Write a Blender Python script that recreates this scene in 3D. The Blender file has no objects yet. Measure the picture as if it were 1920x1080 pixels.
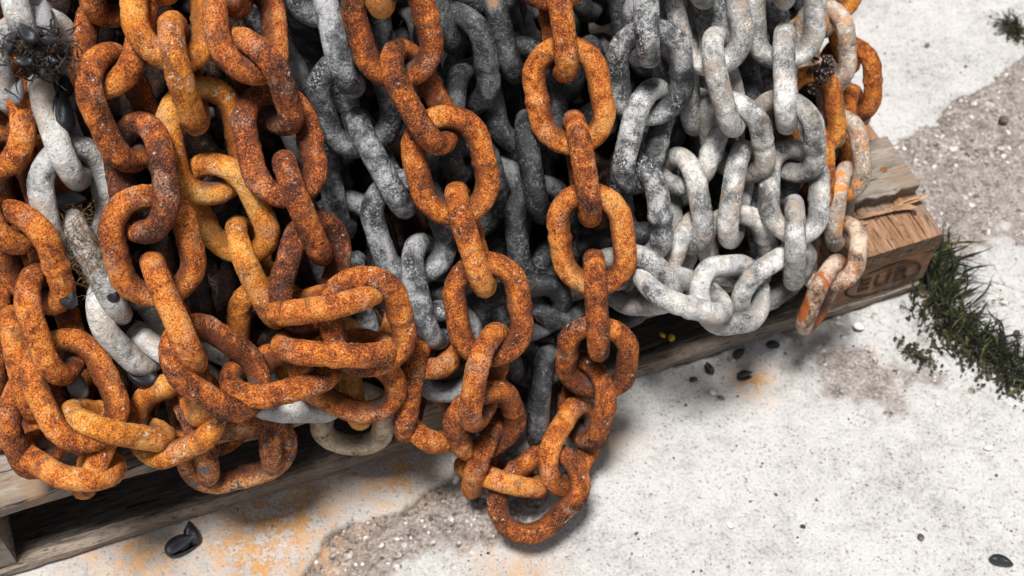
import bpy, bmesh, math, random
import numpy as np
from mathutils import Vector, Matrix, Quaternion, noise

# ------------------------------------------------------------------ camera, world, sun, exposure
scene = bpy.context.scene
COL = scene.collection
PITCH = math.radians(55.0); DIST = 1.85
cam_data = bpy.data.cameras.new('camera')
cam = bpy.data.objects.new('camera', cam_data); COL.objects.link(cam)
cam.location = (0, -DIST*math.cos(PITCH), DIST*math.sin(PITCH))
cam.rotation_euler = (math.pi/2 - PITCH, 0, 0)
cam_data.sensor_width = 36.0
cam_data.lens = 36.0*2667.0/1920.0
cam_data.clip_start = 0.05; cam_data.clip_end = 500
cam_data.dof.use_dof = True
cam_data.dof.focus_distance = 1.43
cam_data.dof.aperture_fstop = 5.6
scene.camera = cam

SUN_EL = 80.0; SUN_AZ = 215.0        # azimuth the light comes from, degrees clockwise from +Y
world = bpy.data.worlds.new('World'); scene.world = world; world.use_nodes = True
wn = world.node_tree; wn.nodes.clear()
w_out = wn.nodes.new('ShaderNodeOutputWorld'); w_bg = wn.nodes.new('ShaderNodeBackground')
w_sky = wn.nodes.new('ShaderNodeTexSky'); w_sky.sky_type = 'NISHITA'; w_sky.sun_disc = False
w_sky.sun_elevation = math.radians(SUN_EL); w_sky.sun_rotation = math.radians(SUN_AZ)
w_sky.air_density = 1.0; w_sky.dust_density = 3.0
w_hs = wn.nodes.new('ShaderNodeHueSaturation'); w_hs.inputs['Saturation'].default_value = 0.22   # white overcast
wn.links.new(w_sky.outputs[0], w_hs.inputs['Color']); wn.links.new(w_hs.outputs[0], w_bg.inputs['Color'])
w_bg.inputs['Strength'].default_value = 0.052
wn.links.new(w_bg.outputs[0], w_out.inputs['Surface'])
sun_data = bpy.data.lights.new('sun', 'SUN'); sun_data.energy = 3.8; sun_data.angle = math.radians(13)
sun_data.color = (1.0, 0.965, 0.92)
sun = bpy.data.objects.new('sun', sun_data); COL.objects.link(sun)
_az, _el = math.radians(SUN_AZ), math.radians(SUN_EL)
_dir = Vector((math.sin(_az)*math.cos(_el), math.cos(_az)*math.cos(_el), math.sin(_el)))
sun.rotation_euler = (-_dir).to_track_quat('-Z', 'Y').to_euler()
scene.view_settings.view_transform = 'Standard'; scene.view_settings.look = 'None'
scene.view_settings.gamma = 1.0; scene.view_settings.exposure = 0.80

random.seed(11); rng = np.random.default_rng(7)
# pallet frame: U runs along the front edge, V goes in under the pile
TH = math.atan(0.36221561)
U = Vector((math.cos(TH), math.sin(TH), 0)); V = Vector((-math.sin(TH), math.cos(TH), 0)); O = Vector((0, -0.19556, 0))
def P(u, v, z): return O + U*u + V*v + Vector((0, 0, z))

# ------------------------------------------------------------------ helpers
def tag(o, label=None, cat=None, group=None, kind=None):
    if label: o['label'] = label
    if cat: o['category'] = cat
    if group: o['group'] = group
    if kind: o['kind'] = kind
    return o
def empty(name, loc=(0, 0, 0), rot=None):
    e = bpy.data.objects.new(name, None); COL.objects.link(e); e.location = loc; e.empty_display_size = 0.02
    if rot is not None: e.rotation_mode = 'QUATERNION'; e.rotation_quaternion = rot
    return e
def link_obj(name, me, parent=None, loc=(0, 0, 0), quat=None, mat=None):
    o = bpy.data.objects.new(name, me); COL.objects.link(o)
    if parent: o.parent = parent
    o.location = loc
    if quat is not None: o.rotation_mode = 'QUATERNION'; o.rotation_quaternion = quat
    if mat is not None: o.material_slots[0].link = 'OBJECT'; o.material_slots[0].material = mat
    return o
def mesh_from(name, verts, faces, mat=None, smooth=True):
    me = bpy.data.meshes.new(name); me.from_pydata([tuple(v) for v in verts], [], faces)
    if mat: me.materials.append(mat)
    else: me.materials.append(None)
    if smooth: me.polygons.foreach_set('use_smooth', [True]*len(me.polygons))
    me.update(); return me
def hash2(ix, iy, seed):
    h = (ix*374761393 + iy*668265263 + seed*974711) & 0xffffffff
    h = ((h ^ (h >> 13))*1274126177) & 0xffffffff
    return ((h ^ (h >> 16)) & 0xffff)/65535.0
def vnoise(x, y, seed=0):
    x0 = np.floor(x).astype(np.int64); y0 = np.floor(y).astype(np.int64)
    fx = x - x0; fy = y - y0; fx = fx*fx*(3-2*fx); fy = fy*fy*(3-2*fy)
    a = hash2(x0, y0, seed); b = hash2(x0+1, y0, seed); c = hash2(x0, y0+1, seed); d = hash2(x0+1, y0+1, seed)
    return (a*(1-fx)+b*fx)*(1-fy) + (c*(1-fx)+d*fx)*fy
def fbm(x, y, seed=0, oct=4):
    s = 0; a = .5
    for k in range(oct):
        s = s + a*vnoise(x, y, seed+k*17); x = x*2.03; y = y*2.03; a *= .5
    return s

# ------------------------------------------------------------------ materials
class NT:
    def __init__(self, name):
        self.m = bpy.data.materials.new(name); self.m.use_nodes = True; self.t = self.m.node_tree; self.t.nodes.clear()
        self.out = self.n('ShaderNodeOutputMaterial'); self.b = self.n('ShaderNodeBsdfPrincipled')
        self.l(self.b.outputs[0], self.out.inputs[0])
    def n(self, ty, **kw):
        nd = self.t.nodes.new(ty)
        for k, v in kw.items(): setattr(nd, k, v)
        return nd
    def l(self, a, b): self.t.links.new(a, b)
    def setv(self, sock, v):
        if hasattr(v, 'is_linked') or isinstance(v, bpy.types.NodeSocket): self.l(v, sock)
        else: sock.default_value = v
    def coords(self, scale=(1, 1, 1), rand=True):
        tc = self.n('ShaderNodeTexCoord'); mp = self.n('ShaderNodeMapping'); mp.inputs['Scale'].default_value = scale
        self.l(tc.outputs['Object'], mp.inputs['Vector'])
        if rand:
            oi = self.n('ShaderNodeObjectInfo'); c = self.n('ShaderNodeCombineXYZ')
            for i, k in enumerate((37.0, 91.0, 53.0)):
                self.l(self.math('MULTIPLY', oi.outputs['Random'], k), c.inputs[i])
            self.l(c.outputs[0], mp.inputs['Location'])
        return mp.outputs[0]
    def math(self, op, a, b=0.0, clamp=False):
        nd = self.n('ShaderNodeMath', operation=op, use_clamp=clamp); self.setv(nd.inputs[0], a); self.setv(nd.inputs[1], b); return nd.outputs[0]
    def noise(self, vec, scale, detail=4, rough=.6, dist=0.0):
        nd = self.n('ShaderNodeTexNoise'); self.l(vec, nd.inputs['Vector'])
        nd.inputs['Scale'].default_value = scale; nd.inputs['Detail'].default_value = detail; nd.inputs['Roughness'].default_value = rough
        nd.inputs['Distortion'].default_value = dist
        return nd.outputs['Fac']
    def voro(self, vec, scale, feature='F1', out='Distance'):
        nd = self.n('ShaderNodeTexVoronoi', feature=feature); self.l(vec, nd.inputs['Vector']); nd.inputs['Scale'].default_value = scale
        return nd.outputs[out]
    def ramp(self, fac, stops, interp='LINEAR'):
        nd = self.n('ShaderNodeValToRGB'); self.l(fac, nd.inputs[0]); cr = nd.color_ramp; cr.interpolation = interp
        while len(cr.elements) > 1: cr.elements.remove(cr.elements[-1])
        for i, (p, c) in enumerate(stops):
            e = cr.elements[0] if i == 0 else cr.elements.new(p)
            e.position = p; e.color = (*c, 1) if len(c) == 3 else c
        return nd.outputs[0]
    def step(self, fac, lo, hi):
        nd = self.n('ShaderNodeMapRange', interpolation_type='SMOOTHSTEP'); self.l(fac, nd.inputs[0])
        nd.inputs[1].default_value = lo; nd.inputs[2].default_value = hi; return nd.outputs[0]
    def mix(self, fac, a, b, mode='MIX'):
        nd = self.n('ShaderNodeMix', data_type='RGBA', blend_type=mode); self.setv(nd.inputs[0], fac)
        for s, v in ((nd.inputs[6], a), (nd.inputs[7], b)):
            if isinstance(v, tuple): s.default_value = (*v, 1)
            else: self.l(v, s)
        return nd.outputs[2]
    def bump(self, h, strength=.5, dist=.001, prev=None):
        nd = self.n('ShaderNodeBump'); self.l(h, nd.inputs['Height']); nd.inputs['Strength'].default_value = strength; nd.inputs['Distance'].default_value = dist
        if prev is not None: self.l(prev, nd.inputs['Normal'])
        return nd.outputs[0]
    def attr(self, name): return self.n('ShaderNodeAttribute', attribute_name=name).outputs['Fac']
    def done(self, col, rough, normal=None, spec=.3):
        self.setv(self.b.inputs['Base Color'], (*col, 1) if isinstance(col, tuple) else col)
        self.setv(self.b.inputs['Roughness'], rough); self.b.inputs['Specular IOR Level'].default_value = spec
        if normal is not None: self.l(normal, self.b.inputs['Normal'])
        return self.m

def rust_mat(name, dark, mid, bright, pale, shift=0.0, flakes=.62, greyspot=None):
    k = NT(name); v = k.coords(); oi = k.n('ShaderNodeObjectInfo')
    big = k.noise(v, 24, 3, .55, .6); med = k.noise(v, 120, 4, .6, .4); fine = k.noise(v, 560, 3, .72); grain = k.noise(v, 1300, 2, .65)
    f = k.math('ADD', k.math('MULTIPLY', big, .80), k.math('ADD', k.math('MULTIPLY', med, .50), k.math('MULTIPLY', fine, .62)))
    f = k.math('ADD', k.math('MULTIPLY', k.math('SUBTRACT', f, .96+shift), 2.1), .5)
    f = k.math('ADD', f, k.math('MULTIPLY', k.math('SUBTRACT', oi.outputs['Random'], .5), .34))      # no two links rusted alike
    col = k.ramp(f, [(.06, dark), (.30, tuple(a*.5+b*.5 for a, b in zip(dark, mid))), (.46, mid), (.70, bright), (.95, pale)])
    pur = k.step(k.noise(v, 48, 3, .6, .3), .55, .66)
    col = k.mix(k.math('MULTIPLY', pur, .55), col, tuple(a*.55+b*.45 for a, b in zip(dark, (.20, .085, .06))))
    pit = k.step(k.math('ADD', k.math('MULTIPLY', fine, .55), k.math('MULTIPLY', grain, .45)), .39, .48)
    col = k.mix(k.math('MULTIPLY', k.math('SUBTRACT', 1.0, pit), .72), col, tuple(x*.55 for x in dark))
    hi = k.step(k.math('ADD', k.math('MULTIPLY', grain, .6), k.math('MULTIPLY', fine, .4)), .555, .65)
    col = k.mix(k.math('MULTIPLY', hi, .72), col, tuple(min(1, x*1.15+.06) for x in pale))
    if greyspot:
        col = k.mix(k.step(k.noise(v, 75, 3, .6, .5), .57, .62), col, greyspot)
    rub = k.math('MULTIPLY', k.step(k.noise(v, 30, 2, .5), .56, .70), k.step(fine, .40, .60))          # dry pale rubbed skin
    col = k.mix(k.math('MULTIPLY', rub, .48), col, (.56, .35, .24))
    fl = k.math('MULTIPLY', k.step(k.noise(v, 190, 3, .7), flakes, flakes+.04), k.step(k.noise(v, 40, 1, .5), .50, .6))
    col = k.mix(k.math('MULTIPLY', fl, .8), col, (.62, .57, .50))
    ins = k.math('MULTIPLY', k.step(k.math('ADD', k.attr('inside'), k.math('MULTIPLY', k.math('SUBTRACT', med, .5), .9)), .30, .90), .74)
    col = k.mix(ins, col, tuple(a*.75+b*.25 for a, b in zip(dark, mid)))      # dirt on the inner side, deepened to paint in shaded undersides
    wr = k.math('MULTIPLY', k.step(k.math('ADD', k.attr('contact'), k.math('MULTIPLY', k.math('SUBTRACT', fine, .5), .7)), .62, .9), .7)
    col = k.mix(wr, col, (.10, .075, .065))                                     # metal rubbed bare where links bear
    n1 = k.bump(fine, 1.0, .0030); n2 = k.bump(grain, .9, .0013, n1); n3 = k.bump(med, .8, .004, n2)
    return k.done(col, .80, n3, .30)
def grey_mat(name, dark, mid, light, stain=None, stain_amt=.6, shift=0.0, rough=.72, tanc=None, contrast=2.0, scuff=.5):
    k = NT(name); v = k.coords()
    big = k.noise(v, 18, 3, .5, .3); med = k.noise(v, 80, 4, .6, .3); fine = k.noise(v, 420, 4, .72); 
    f = k.math('ADD', k.math('MULTIPLY', big, .85), k.math('ADD', k.math('MULTIPLY', med, .55), k.math('MULTIPLY', fine, .40)))
    f = k.math('ADD', k.math('MULTIPLY', k.math('SUBTRACT', f, .90+shift), contrast), .5)
    col = k.ramp(f, [(.12, dark), (.45, mid), (.78, light), (.98, tuple(min(.85, x*1.2) for x in light))])
    if tanc: col = k.mix(k.math('MULTIPLY', k.step(k.noise(v, 30, 3, .6, .3), .48, .62), .8), col, tanc)
    where = k.step(k.noise(v, 45, 2, .5), .44, .62)
    sc = k.math('MULTIPLY', k.step(k.noise(v, 300, 3, .75, .8), .53, .60), where)      # dry white scuffs
    col = k.mix(k.math('MULTIPLY', sc, scuff), col, tuple(min(.75, x*1.5+.10) for x in light))
    sp = k.step(fine, .40, .33); col = k.mix(k.math('MULTIPLY', sp, .5), col, tuple(x*.5 for x in dark))
    cr = k.step(k.noise(v, 170, 4, .75, .6), .42, .375); col = k.mix(k.math('MULTIPLY', cr, .5), col, tuple(x*.7 for x in dark))
    if stain: col = k.mix(k.step(k.noise(v, 24, 4, .62, .7), stain_amt, stain_amt+.07), col, stain)
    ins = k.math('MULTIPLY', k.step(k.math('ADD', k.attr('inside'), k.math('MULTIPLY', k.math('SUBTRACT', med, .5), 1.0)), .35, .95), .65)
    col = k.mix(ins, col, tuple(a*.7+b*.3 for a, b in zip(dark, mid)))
    n1 = k.bump(fine, .8, .0020); n2 = k.bump(med, .8, .0035, n1)
    return k.done(col, k.math('ADD', k.math('MULTIPLY', med, -.3), rough+.08), n2, .45)

M = {}
M['rust'] = rust_mat('rust_red_brown', (.026, .007, .004), (.30, .066, .010), (.63, .175, .020), (.74, .33, .085), shift=-.025)
M['rustdark'] = rust_mat('rust_dark_maroon', (.024, .007, .005), (.20, .044, .012), (.52, .13, .02), (.64, .27, .08), shift=.015)
M['orange'] = rust_mat('rust_bright_orange', (.11, .027, .005), (.52, .150, .014), (.72, .255, .030), (.78, .40, .10), shift=-.09, flakes=.575)
M['orange2'] = rust_mat('rust_vivid_orange', (.07, .014, .005), (.36, .085, .012), (.66, .21, .022), (.70, .32, .06), shift=-.02)
M['spot'] = rust_mat('rust_with_grey_spots', (.03, .010, .007), (.26, .065, .02), (.54, .20, .06), (.64, .38, .18), greyspot=(.07, .075, .085))
M['grey'] = grey_mat('weathered_grey_steel', (.009, .010, .012), (.078, .082, .091), (.28, .285, .295), stain=(.26, .14, .08), stain_amt=.665, contrast=2.7, scuff=.6, rough=.58)
M['dark'] = grey_mat('charcoal_steel', (.004, .0045, .0052), (.018, .0195, .022), (.10, .102, .107), stain=(.22, .12, .06), stain_amt=.68, shift=.03, contrast=2.4, scuff=.42, rough=.52)
M['silver'] = grey_mat('charcoal_and_silver_steel', (.010, .011, .013), (.085, .088, .093), (.34, .34, .34), stain=(.34, .21, .12), stain_amt=.66, contrast=3.0, scuff=.75, rough=.60)
M['grime'] = rust_mat('black_grimed_rust', (.004, .002, .002), (.020, .008, .005), (.06, .02, .008), (.12, .05, .02), shift=.05, flakes=.9)  # rust painted near black for the shade deep in the pile
M['grime_grey'] = grey_mat('black_grimed_steel', (.003, .003, .003), (.012, .012, .013), (.05, .05, .05))  # steel darkened the same way, gap shade put into the colour
M['white'] = grey_mat('pale_galvanised_steel', (.05, .05, .051), (.25, .246, .24), (.52, .508, .49), stain=(.40, .17, .05), stain_amt=.69, rough=.72, tanc=(.30, .245, .195), contrast=2.2)
M['pale'] = grey_mat('pale_limed_steel', (.05, .052, .056), (.30, .298, .294), (.50, .492, .48), shift=-.02, rough=.76, tanc=(.34, .29, .24), contrast=2.2)
M['tan'] = grey_mat('tan_crusted_steel', (.05, .034, .025), (.33, .24, .165), (.54, .44, .33), stain=(.42, .19, .06), stain_amt=.6, rough=.85)
M['stain2'] = grey_mat('rust_soaked_steel', (.025, .012, .008), (.22, .125, .075), (.44, .34, .26), stain=(.30, .075, .012), stain_amt=.52, contrast=2.8)
M['stain'] = grey_mat('pale_steel_with_rust_stains', (.05, .035, .028), (.30, .235, .185), (.50, .44, .38), stain=(.55, .20, .03), stain_amt=.56, tanc=(.30, .145, .075))

# ------------------------------------------------------------------ ground
CRACK = [(-0.039, -0.191), (-0.057, -0.234), (-0.070, -0.268), (-0.079, -0.282), (-0.107, -0.300), (-0.141, -0.320), (-0.186, -0.337), (-0.205, -0.348), (-0.218, -0.368), (-0.228, -0.381), (-0.240, -0.400), (-0.258, -0.439)]
BAND = [(0.378, 0.151), (0.440, 0.188), (0.545, 0.248), (0.605, 0.291), (0.643, 0.332), (0.696, 0.368), (0.754, 0.427), (0.878, 0.521)]
STAINS = [(-0.134, -0.268, 0.045, 0.90), (-0.440, -0.381, 0.070, 0.60), (-0.293, -0.387, 0.045, 0.95), (-0.249, -0.331, 0.070, 0.50), (-0.347, -0.348, 0.120, 0.35), (0.003, -0.394, 0.045, 0.80), (0.298, -0.142, 0.028, 1.00), (0.126, -0.217, 0.030, 0.45), (-0.252, -0.300, 0.060, 0.50)]
def dist_poly(x, y, pts):
    best = np.full(x.shape, 9.0); side = np.zeros(x.shape)
    for (ax, ay), (bx, by) in zip(pts, pts[1:]):
        dx, dy = bx-ax, by-ay; L = dx*dx+dy*dy
        t = np.clip(((x-ax)*dx+(y-ay)*dy)/L, 0, 1)
        d = np.hypot(x-ax-t*dx, y-ay-t*dy); cr = dx*(y-ay)-dy*(x-ax)
        m = d < best; best = np.where(m, d, best); side = np.where(m, np.sign(cr), side)
    return best*side
def ground_fields(x, y):
    wx = x + .016*(fbm(x*75, y*75, 3, 5)-.47) + .03*(fbm(x*11, y*11, 5)-.47); wy = y + .016*(fbm(x*75, y*75, 9, 5)-.47) + .03*(fbm(x*11, y*11, 8)-.47)
    near = (np.abs(x) < 3) & (np.abs(y) < 3)
    c = dist_poly(wx, wy, CRACK)          # >0 left slab side decided below
    b = dist_poly(wx, wy, BAND)
    big = fbm(x*7, y*7, 21)
    # gravel right of the broken slab edge, dying out to the right
    g1 = np.where(c > 0, 1, 0)*np.clip(1.2 - np.abs(c)/.070 + (big-.47)*2.2 + (fbm(x*40, y*40, 61)-.47)*1.2, 0, 1)*(y < -.20)
    # band of rough ground at the right, crisp towards the white slab, fading towards the viewer
    fade = np.clip(1.15 - np.abs(b)/.30 + (big-.47)*1.6 + (fbm(x*38, y*38, 63)-.47)*1.3, 0, 1)
    g2 = np.where(b < 0, 1, 0)*fade*(x > .2)
    g = np.where(near, np.clip(np.maximum(g1, g2), 0, 1), .4)
    edge = np.clip(fbm(x*55, y*55, 91)*2.2-.35, 0, 1)*np.exp(-(np.abs(c)/.0028)**2)*(y < -.19)*near
    h = -.005*np.clip(g*2.2, 0, 1) - .004*edge
    h = h + near*(.0012*(fbm(x*45, y*45, 31)-.47) + g*.006*(fbm(x*130, y*130, 33, 3)-.44) + .0009*(fbm(x*240, y*240, 37, 2)-.4))
    st = np.zeros_like(x)
    for sx, sy, r, a in STAINS:
        st = st + a*np.exp(-((wx-sx)**2+(wy-sy)**2)/(r*r))
    st = np.clip(st*(.25+1.5*fbm(x*30, y*30, 41)), 0, 1)
    return h, g, st, edge
def axis(lo, hi, step, far=60.0):
    core = np.arange(lo, hi, step); out = [];  d = step
    a = lo
    while a > -far: d *= 1.5; a -= d; out.append(a)
    out = out[::-1]; b = core[-1]; d = step; right = []
    while b < far: d *= 1.5; b += d; right.append(b)
    return np.concatenate([out, core, right])
gx = axis(-.78, 1.05, .0034); gy = axis(-.60, .95, .0034)
X, Y = np.meshgrid(gx, gy)
gh, gg, gs, ge = ground_fields(X, Y)
nx, ny = len(gx), len(gy)
co = np.stack([X.ravel(), Y.ravel(), gh.ravel()], 1)
ii = np.arange(nx*ny).reshape(ny, nx)
quads = np.stack([ii[:-1, :-1].ravel(), ii[:-1, 1:].ravel(), ii[1:, 1:].ravel(), ii[1:, :-1].ravel()], 1)
me = bpy.data.meshes.new('ground'); me.vertices.add(len(co)); me.vertices.foreach_set('co', co.ravel().astype(np.float32))
me.loops.add(quads.size); me.loops.foreach_set('vertex_index', quads.ravel().astype(np.int32))
me.polygons.add(len(quads)); me.polygons.foreach_set('loop_start', np.arange(0, quads.size, 4, dtype=np.int32))
me.polygons.foreach_set('loop_total', np.full(len(quads), 4, np.int32)); me.polygons.foreach_set('use_smooth', [True]*len(quads))
for nm, arr in (('gravel', gg), ('stain', gs), ('crack', ge)):
    at = me.attributes.new(nm, 'FLOAT', 'POINT'); at.data.foreach_set('value', arr.ravel().astype(np.float32))
me.update(calc_edges=True); me.validate()
k = NT('worn_concrete'); v = k.coords(rand=False)
n1 = k.noise(v, 9, 4, .6); n2 = k.noise(v, 55, 5, .65); n3 = k.noise(v, 240, 4, .7); n4 = k.noise(v, 800, 3, .7)
f = k.math('ADD', k.math('MULTIPLY', n1, .5), k.math('ADD', k.math('MULTIPLY', n2, .5), k.math('MULTIPLY', n3, .45)))
conc = k.ramp(f, [(.48, (.185, .178, .172)), (.585, (.34, .331, .323)), (.68, (.465, .457, .45)), (.80, (.55, .543, .536))])
conc = k.mix(k.math('MULTIPLY', k.step(k.math('ADD', k.math('MULTIPLY', n3, .6), k.math('MULTIPLY', n4, .4)), .445, .375), .7), conc, (.11, .098, .09))
conc = k.mix(k.math('MULTIPLY', k.step(k.noise(v, 120, 4, .65), .40, .31), .7), conc, (.19, .145, .115))
spots = k.math('MULTIPLY', k.step(k.voro(v, 110), .20, .10), k.step(k.noise(v, 30, 2, .5), .43, .55))
conc = k.mix(k.math('MULTIPLY', spots, .55), conc, (.03, .027, .026))
grav = k.ramp(k.math('ADD', k.math('MULTIPLY', n3, .6), k.math('MULTIPLY', n2, .4)), [(.36, (.06, .050, .045)), (.46, (.20, .175, .158)), (.56, (.34, .305, .285)), (.68, (.56, .53, .51))])
gm = k.attr('gravel'); gmf = k.step(k.math('ADD', gm, k.math('ADD', k.math('MULTIPLY', k.math('SUBTRACT', n2, .5), .9), k.math('MULTIPLY', k.math('SUBTRACT', n3, .5), .6))), .26, .56)
col = k.mix(gmf, conc, grav)
sm = k.math('MULTIPLY', k.attr('stain'), k.step(k.math('ADD', k.math('MULTIPLY', n2, .5), k.math('MULTIPLY', n3, .5)), .42, .55))
col = k.mix(k.math('MULTIPLY', sm, .95, True), col, k.ramp(n2, [(.35, (.38, .15, .022)), (.62, (.54, .28, .08))]))
col = k.mix(k.math('MULTIPLY', k.attr('crack'), .9), col, (.10, .085, .07))
nb = k.bump(n4, .7, .0016); nb = k.bump(n3, .9, .005, nb)
me.materials.append(k.done(col, .92, nb, .2))
g_obj = bpy.data.objects.new('ground', me); COL.objects.link(g_obj); tag(g_obj, 'worn pale concrete ground with gravelly patches and rust stains', kind='structure')
def ground_z(x, y):
    return float(ground_fields(np.array([x]), np.array([y]))[0][0])

# loose stones, one mass per patch of rough ground
def stone_mesh(name, pts, mat, smooth=False):
    verts = []; faces = []
    phi = (1+5**.5)/2
    base = [Vector(p).normalized() for p in ((-1, phi, 0), (1, phi, 0), (-1, -phi, 0), (1, -phi, 0), (0, -1, phi), (0, 1, phi), (0, -1, -phi), (0, 1, -phi), (phi, 0, -1), (phi, 0, 1), (-phi, 0, -1), (-phi, 0, 1))]
    fc = [(0, 11, 5), (0, 5, 1), (0, 1, 7), (0, 7, 10), (0, 10, 11), (1, 5, 9), (5, 11, 4), (11, 10, 2), (10, 7, 6), (7, 1, 8), (3, 9, 4), (3, 4, 2), (3, 2, 6), (3, 6, 8), (3, 8, 9), (4, 9, 5), (2, 4, 11), (6, 2, 10), (8, 6, 7), (9, 8, 1)]
    for (x, y, z, r) in pts:
        q = Quaternion((random.gauss(0, 1), random.gauss(0, 1), random.gauss(0, 1), random.gauss(0, 1))).normalized()
        sx, sy, sz = r*random.uniform(.8, 1.4), r*random.uniform(.7, 1.1), r*random.uniform(.5, .8)
        n0 = len(verts); rz = Quaternion((0, 0, 1), random.uniform(0, 6.28))
        for b in base:
            p = q @ b; p = Vector((p.x*sx, p.y*sy, p.z*sz))*random.uniform(.85, 1.12); p = rz @ p
            verts.append((x+p.x, y+p.y, z+p.z))
        faces += [tuple(n0+i for i in f) for f in fc]
    return mesh_from(name, verts, faces, mat, smooth)
k = NT('mixed_stone'); v = k.coords(rand=False)
cell = k.noise(v, 120, 1, .5); n3 = k.noise(v, 700, 3, .7)
k_col = k.ramp(cell, [(.30, (.06, .05, .045)), (.42, (.18, .155, .138)), (.52, (.34, .30, .275)), (.62, (.44, .415, .395)), (.76, (.60, .59, .575))])
M['stone'] = k.done(k.mix(k.math('MULTIPLY', k.step(n3, .45, .35), .4), k_col, (.2, .17, .15)), .8, k.bump(n3, .5, .001), .3)
cand = rng.uniform((-.4, -.55), (1.05, .75), (60000, 2))
_, cg, _, _ = ground_fields(cand[:, 0], cand[:, 1])
fc_ = np.array([max(0, min(1, .3+1.4*(t))) for t in (fbm(cand[:, 0]*25, cand[:, 1]*25, 77)-.35)*1.4])
keep = cand[(rng.random(len(cand)) < cg**1.2*.42*fc_)][:7500]
kh = ground_fields(keep[:, 0], keep[:, 1])[0]
left = keep[:, 0] < .2
for sel, nm, lb in ((left, 'loose_gravel', 'loose gravel spilled along the broken slab edge in the foreground'), (~left, 'loose_gravel', 'pale loose gravel scattered over the rough strip beside the seaweed')):
    pts = [(x, y, z+.0008, float(min(.0085, .0018+rng.exponential(.0014)))) for (x, y), z in zip(keep[sel], kh[sel])]
    o = link_obj(nm, stone_mesh('gravel_stones', pts, M['stone'])); tag(o, lb, 'gravel', kind='stuff')
# dark grit on the clean slab
k = NT('dark_grit'); v = k.coords(rand=False); M['grit'] = k.done(k.ramp(k.noise(v, 90, 1, .5), [(.35, (.03, .028, .028)), (.55, (.12, .09, .075)), (.68, (.25, .13, .06))]), .8)
cg = rng.uniform((-.75, -.58), (1.0, .85), (620, 2)); ch = ground_fields(cg[:, 0], cg[:, 1])[0]
pts = [(x, y, z+.0006, float(min(.0052, .0009+rng.exponential(.0008)))) for (x, y), z in zip(cg, ch)]
tag(link_obj('grit', stone_mesh('grit_bits', pts, M['grit'])), 'dark grit and shell crumbs scattered over the pale concrete', 'grit', kind='stuff')

# ------------------------------------------------------------------ pallet
def wood_mat(name, c_dark, c_mid, c_light, shift=0.0, wear=None, lit_rim=None):
    k = NT(name); v = k.coords((1, 9, 9)); vo = k.coords()
    g = k.noise(v, 14, 6, .62, 1.0); fine = k.noise(v, 75, 5, .7, .4); big = k.noise(vo, 8, 3, .5)
    f = k.math('ADD', k.math('MULTIPLY', g, .55), k.math('ADD', k.math('MULTIPLY', fine, .35), k.math('MULTIPLY', big, .3)))
    col = k.ramp(f, [(.40+shift, c_dark), (.57+shift, c_mid), (.74+shift, c_light)])
    cr = k.step(fine, .38, .31); col = k.mix(k.math('MULTIPLY', cr, .8), col, tuple(x*.25 for x in c_dark))
    chk = k.step(k.noise(k.coords((1.6, 26, 26)), 9, 3, .5, .3), .385, .345)      # drying checks along the grain
    col = k.mix(k.math('MULTIPLY', chk, .9), col, tuple(x*.18 for x in c_dark))
    spl = k.step(k.noise(vo, 55, 4, .65), .60, .68); col = k.mix(k.math('MULTIPLY', spl, .55), col, tuple(x*.5 for x in c_dark))
    if wear: col = k.mix(k.math('MULTIPLY', k.step(k.noise(vo, 22, 4, .6), .50, .62), .7), col, wear)
    if lit_rim:      # front arris painted pale as the lit strip in front of the shade
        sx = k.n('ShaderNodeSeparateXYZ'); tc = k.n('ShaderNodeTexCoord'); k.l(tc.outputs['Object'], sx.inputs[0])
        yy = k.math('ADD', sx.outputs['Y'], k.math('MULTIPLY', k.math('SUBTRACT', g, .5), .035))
        col = k.mix(k.math('MULTIPLY', k.step(yy, -.031, -.043), k.step(fine, .34, .5)), col, lit_rim)
    nb = k.bump(fine, .7, .002); nb = k.bump(g, .6, .004, nb); nb = k.bump(k.math('SUBTRACT', 1.0, chk), .9, .003, nb)
    return k.done(col, .85, nb, .25)
M['wood_grey'] = wood_mat('weathered_grey_timber', (.055, .046, .039), (.17, .142, .118), (.31, .27, .23), wear=(.22, .14, .085))
M['wood_warm'] = wood_mat('warm_brown_timber', (.055, .028, .015), (.20, .105, .058), (.36, .22, .135), wear=(.17, .13, .10))
M['wood_raw'] = wood_mat('fresh_split_timber', (.20, .10, .05), (.46, .28, .16), (.62, .44, .29))
M['wood_wet'] = wood_mat('damp_dark_timber', (.012, .011, .010), (.036, .031, .028), (.09, .075, .064), lit_rim=(.27, .215, .17))  # shade under the deck painted into the board, its lit front edge pale
M['end_grain'] = wood_mat('dark_end_grain', (.03, .018, .012), (.10, .06, .038), (.20, .125, .08))
M['iron'] = rust_mat('rusted_nail', (.02, .008, .005), (.10, .03, .012), (.24, .08, .02), (.4, .2, .08))
pallet = empty('pallet', P(0, .4, 0), Quaternion((0, 0, 1), TH))
tag(pallet, 'weathered wooden pallet stamped EUR under the pile of chains', 'pallet')
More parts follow.
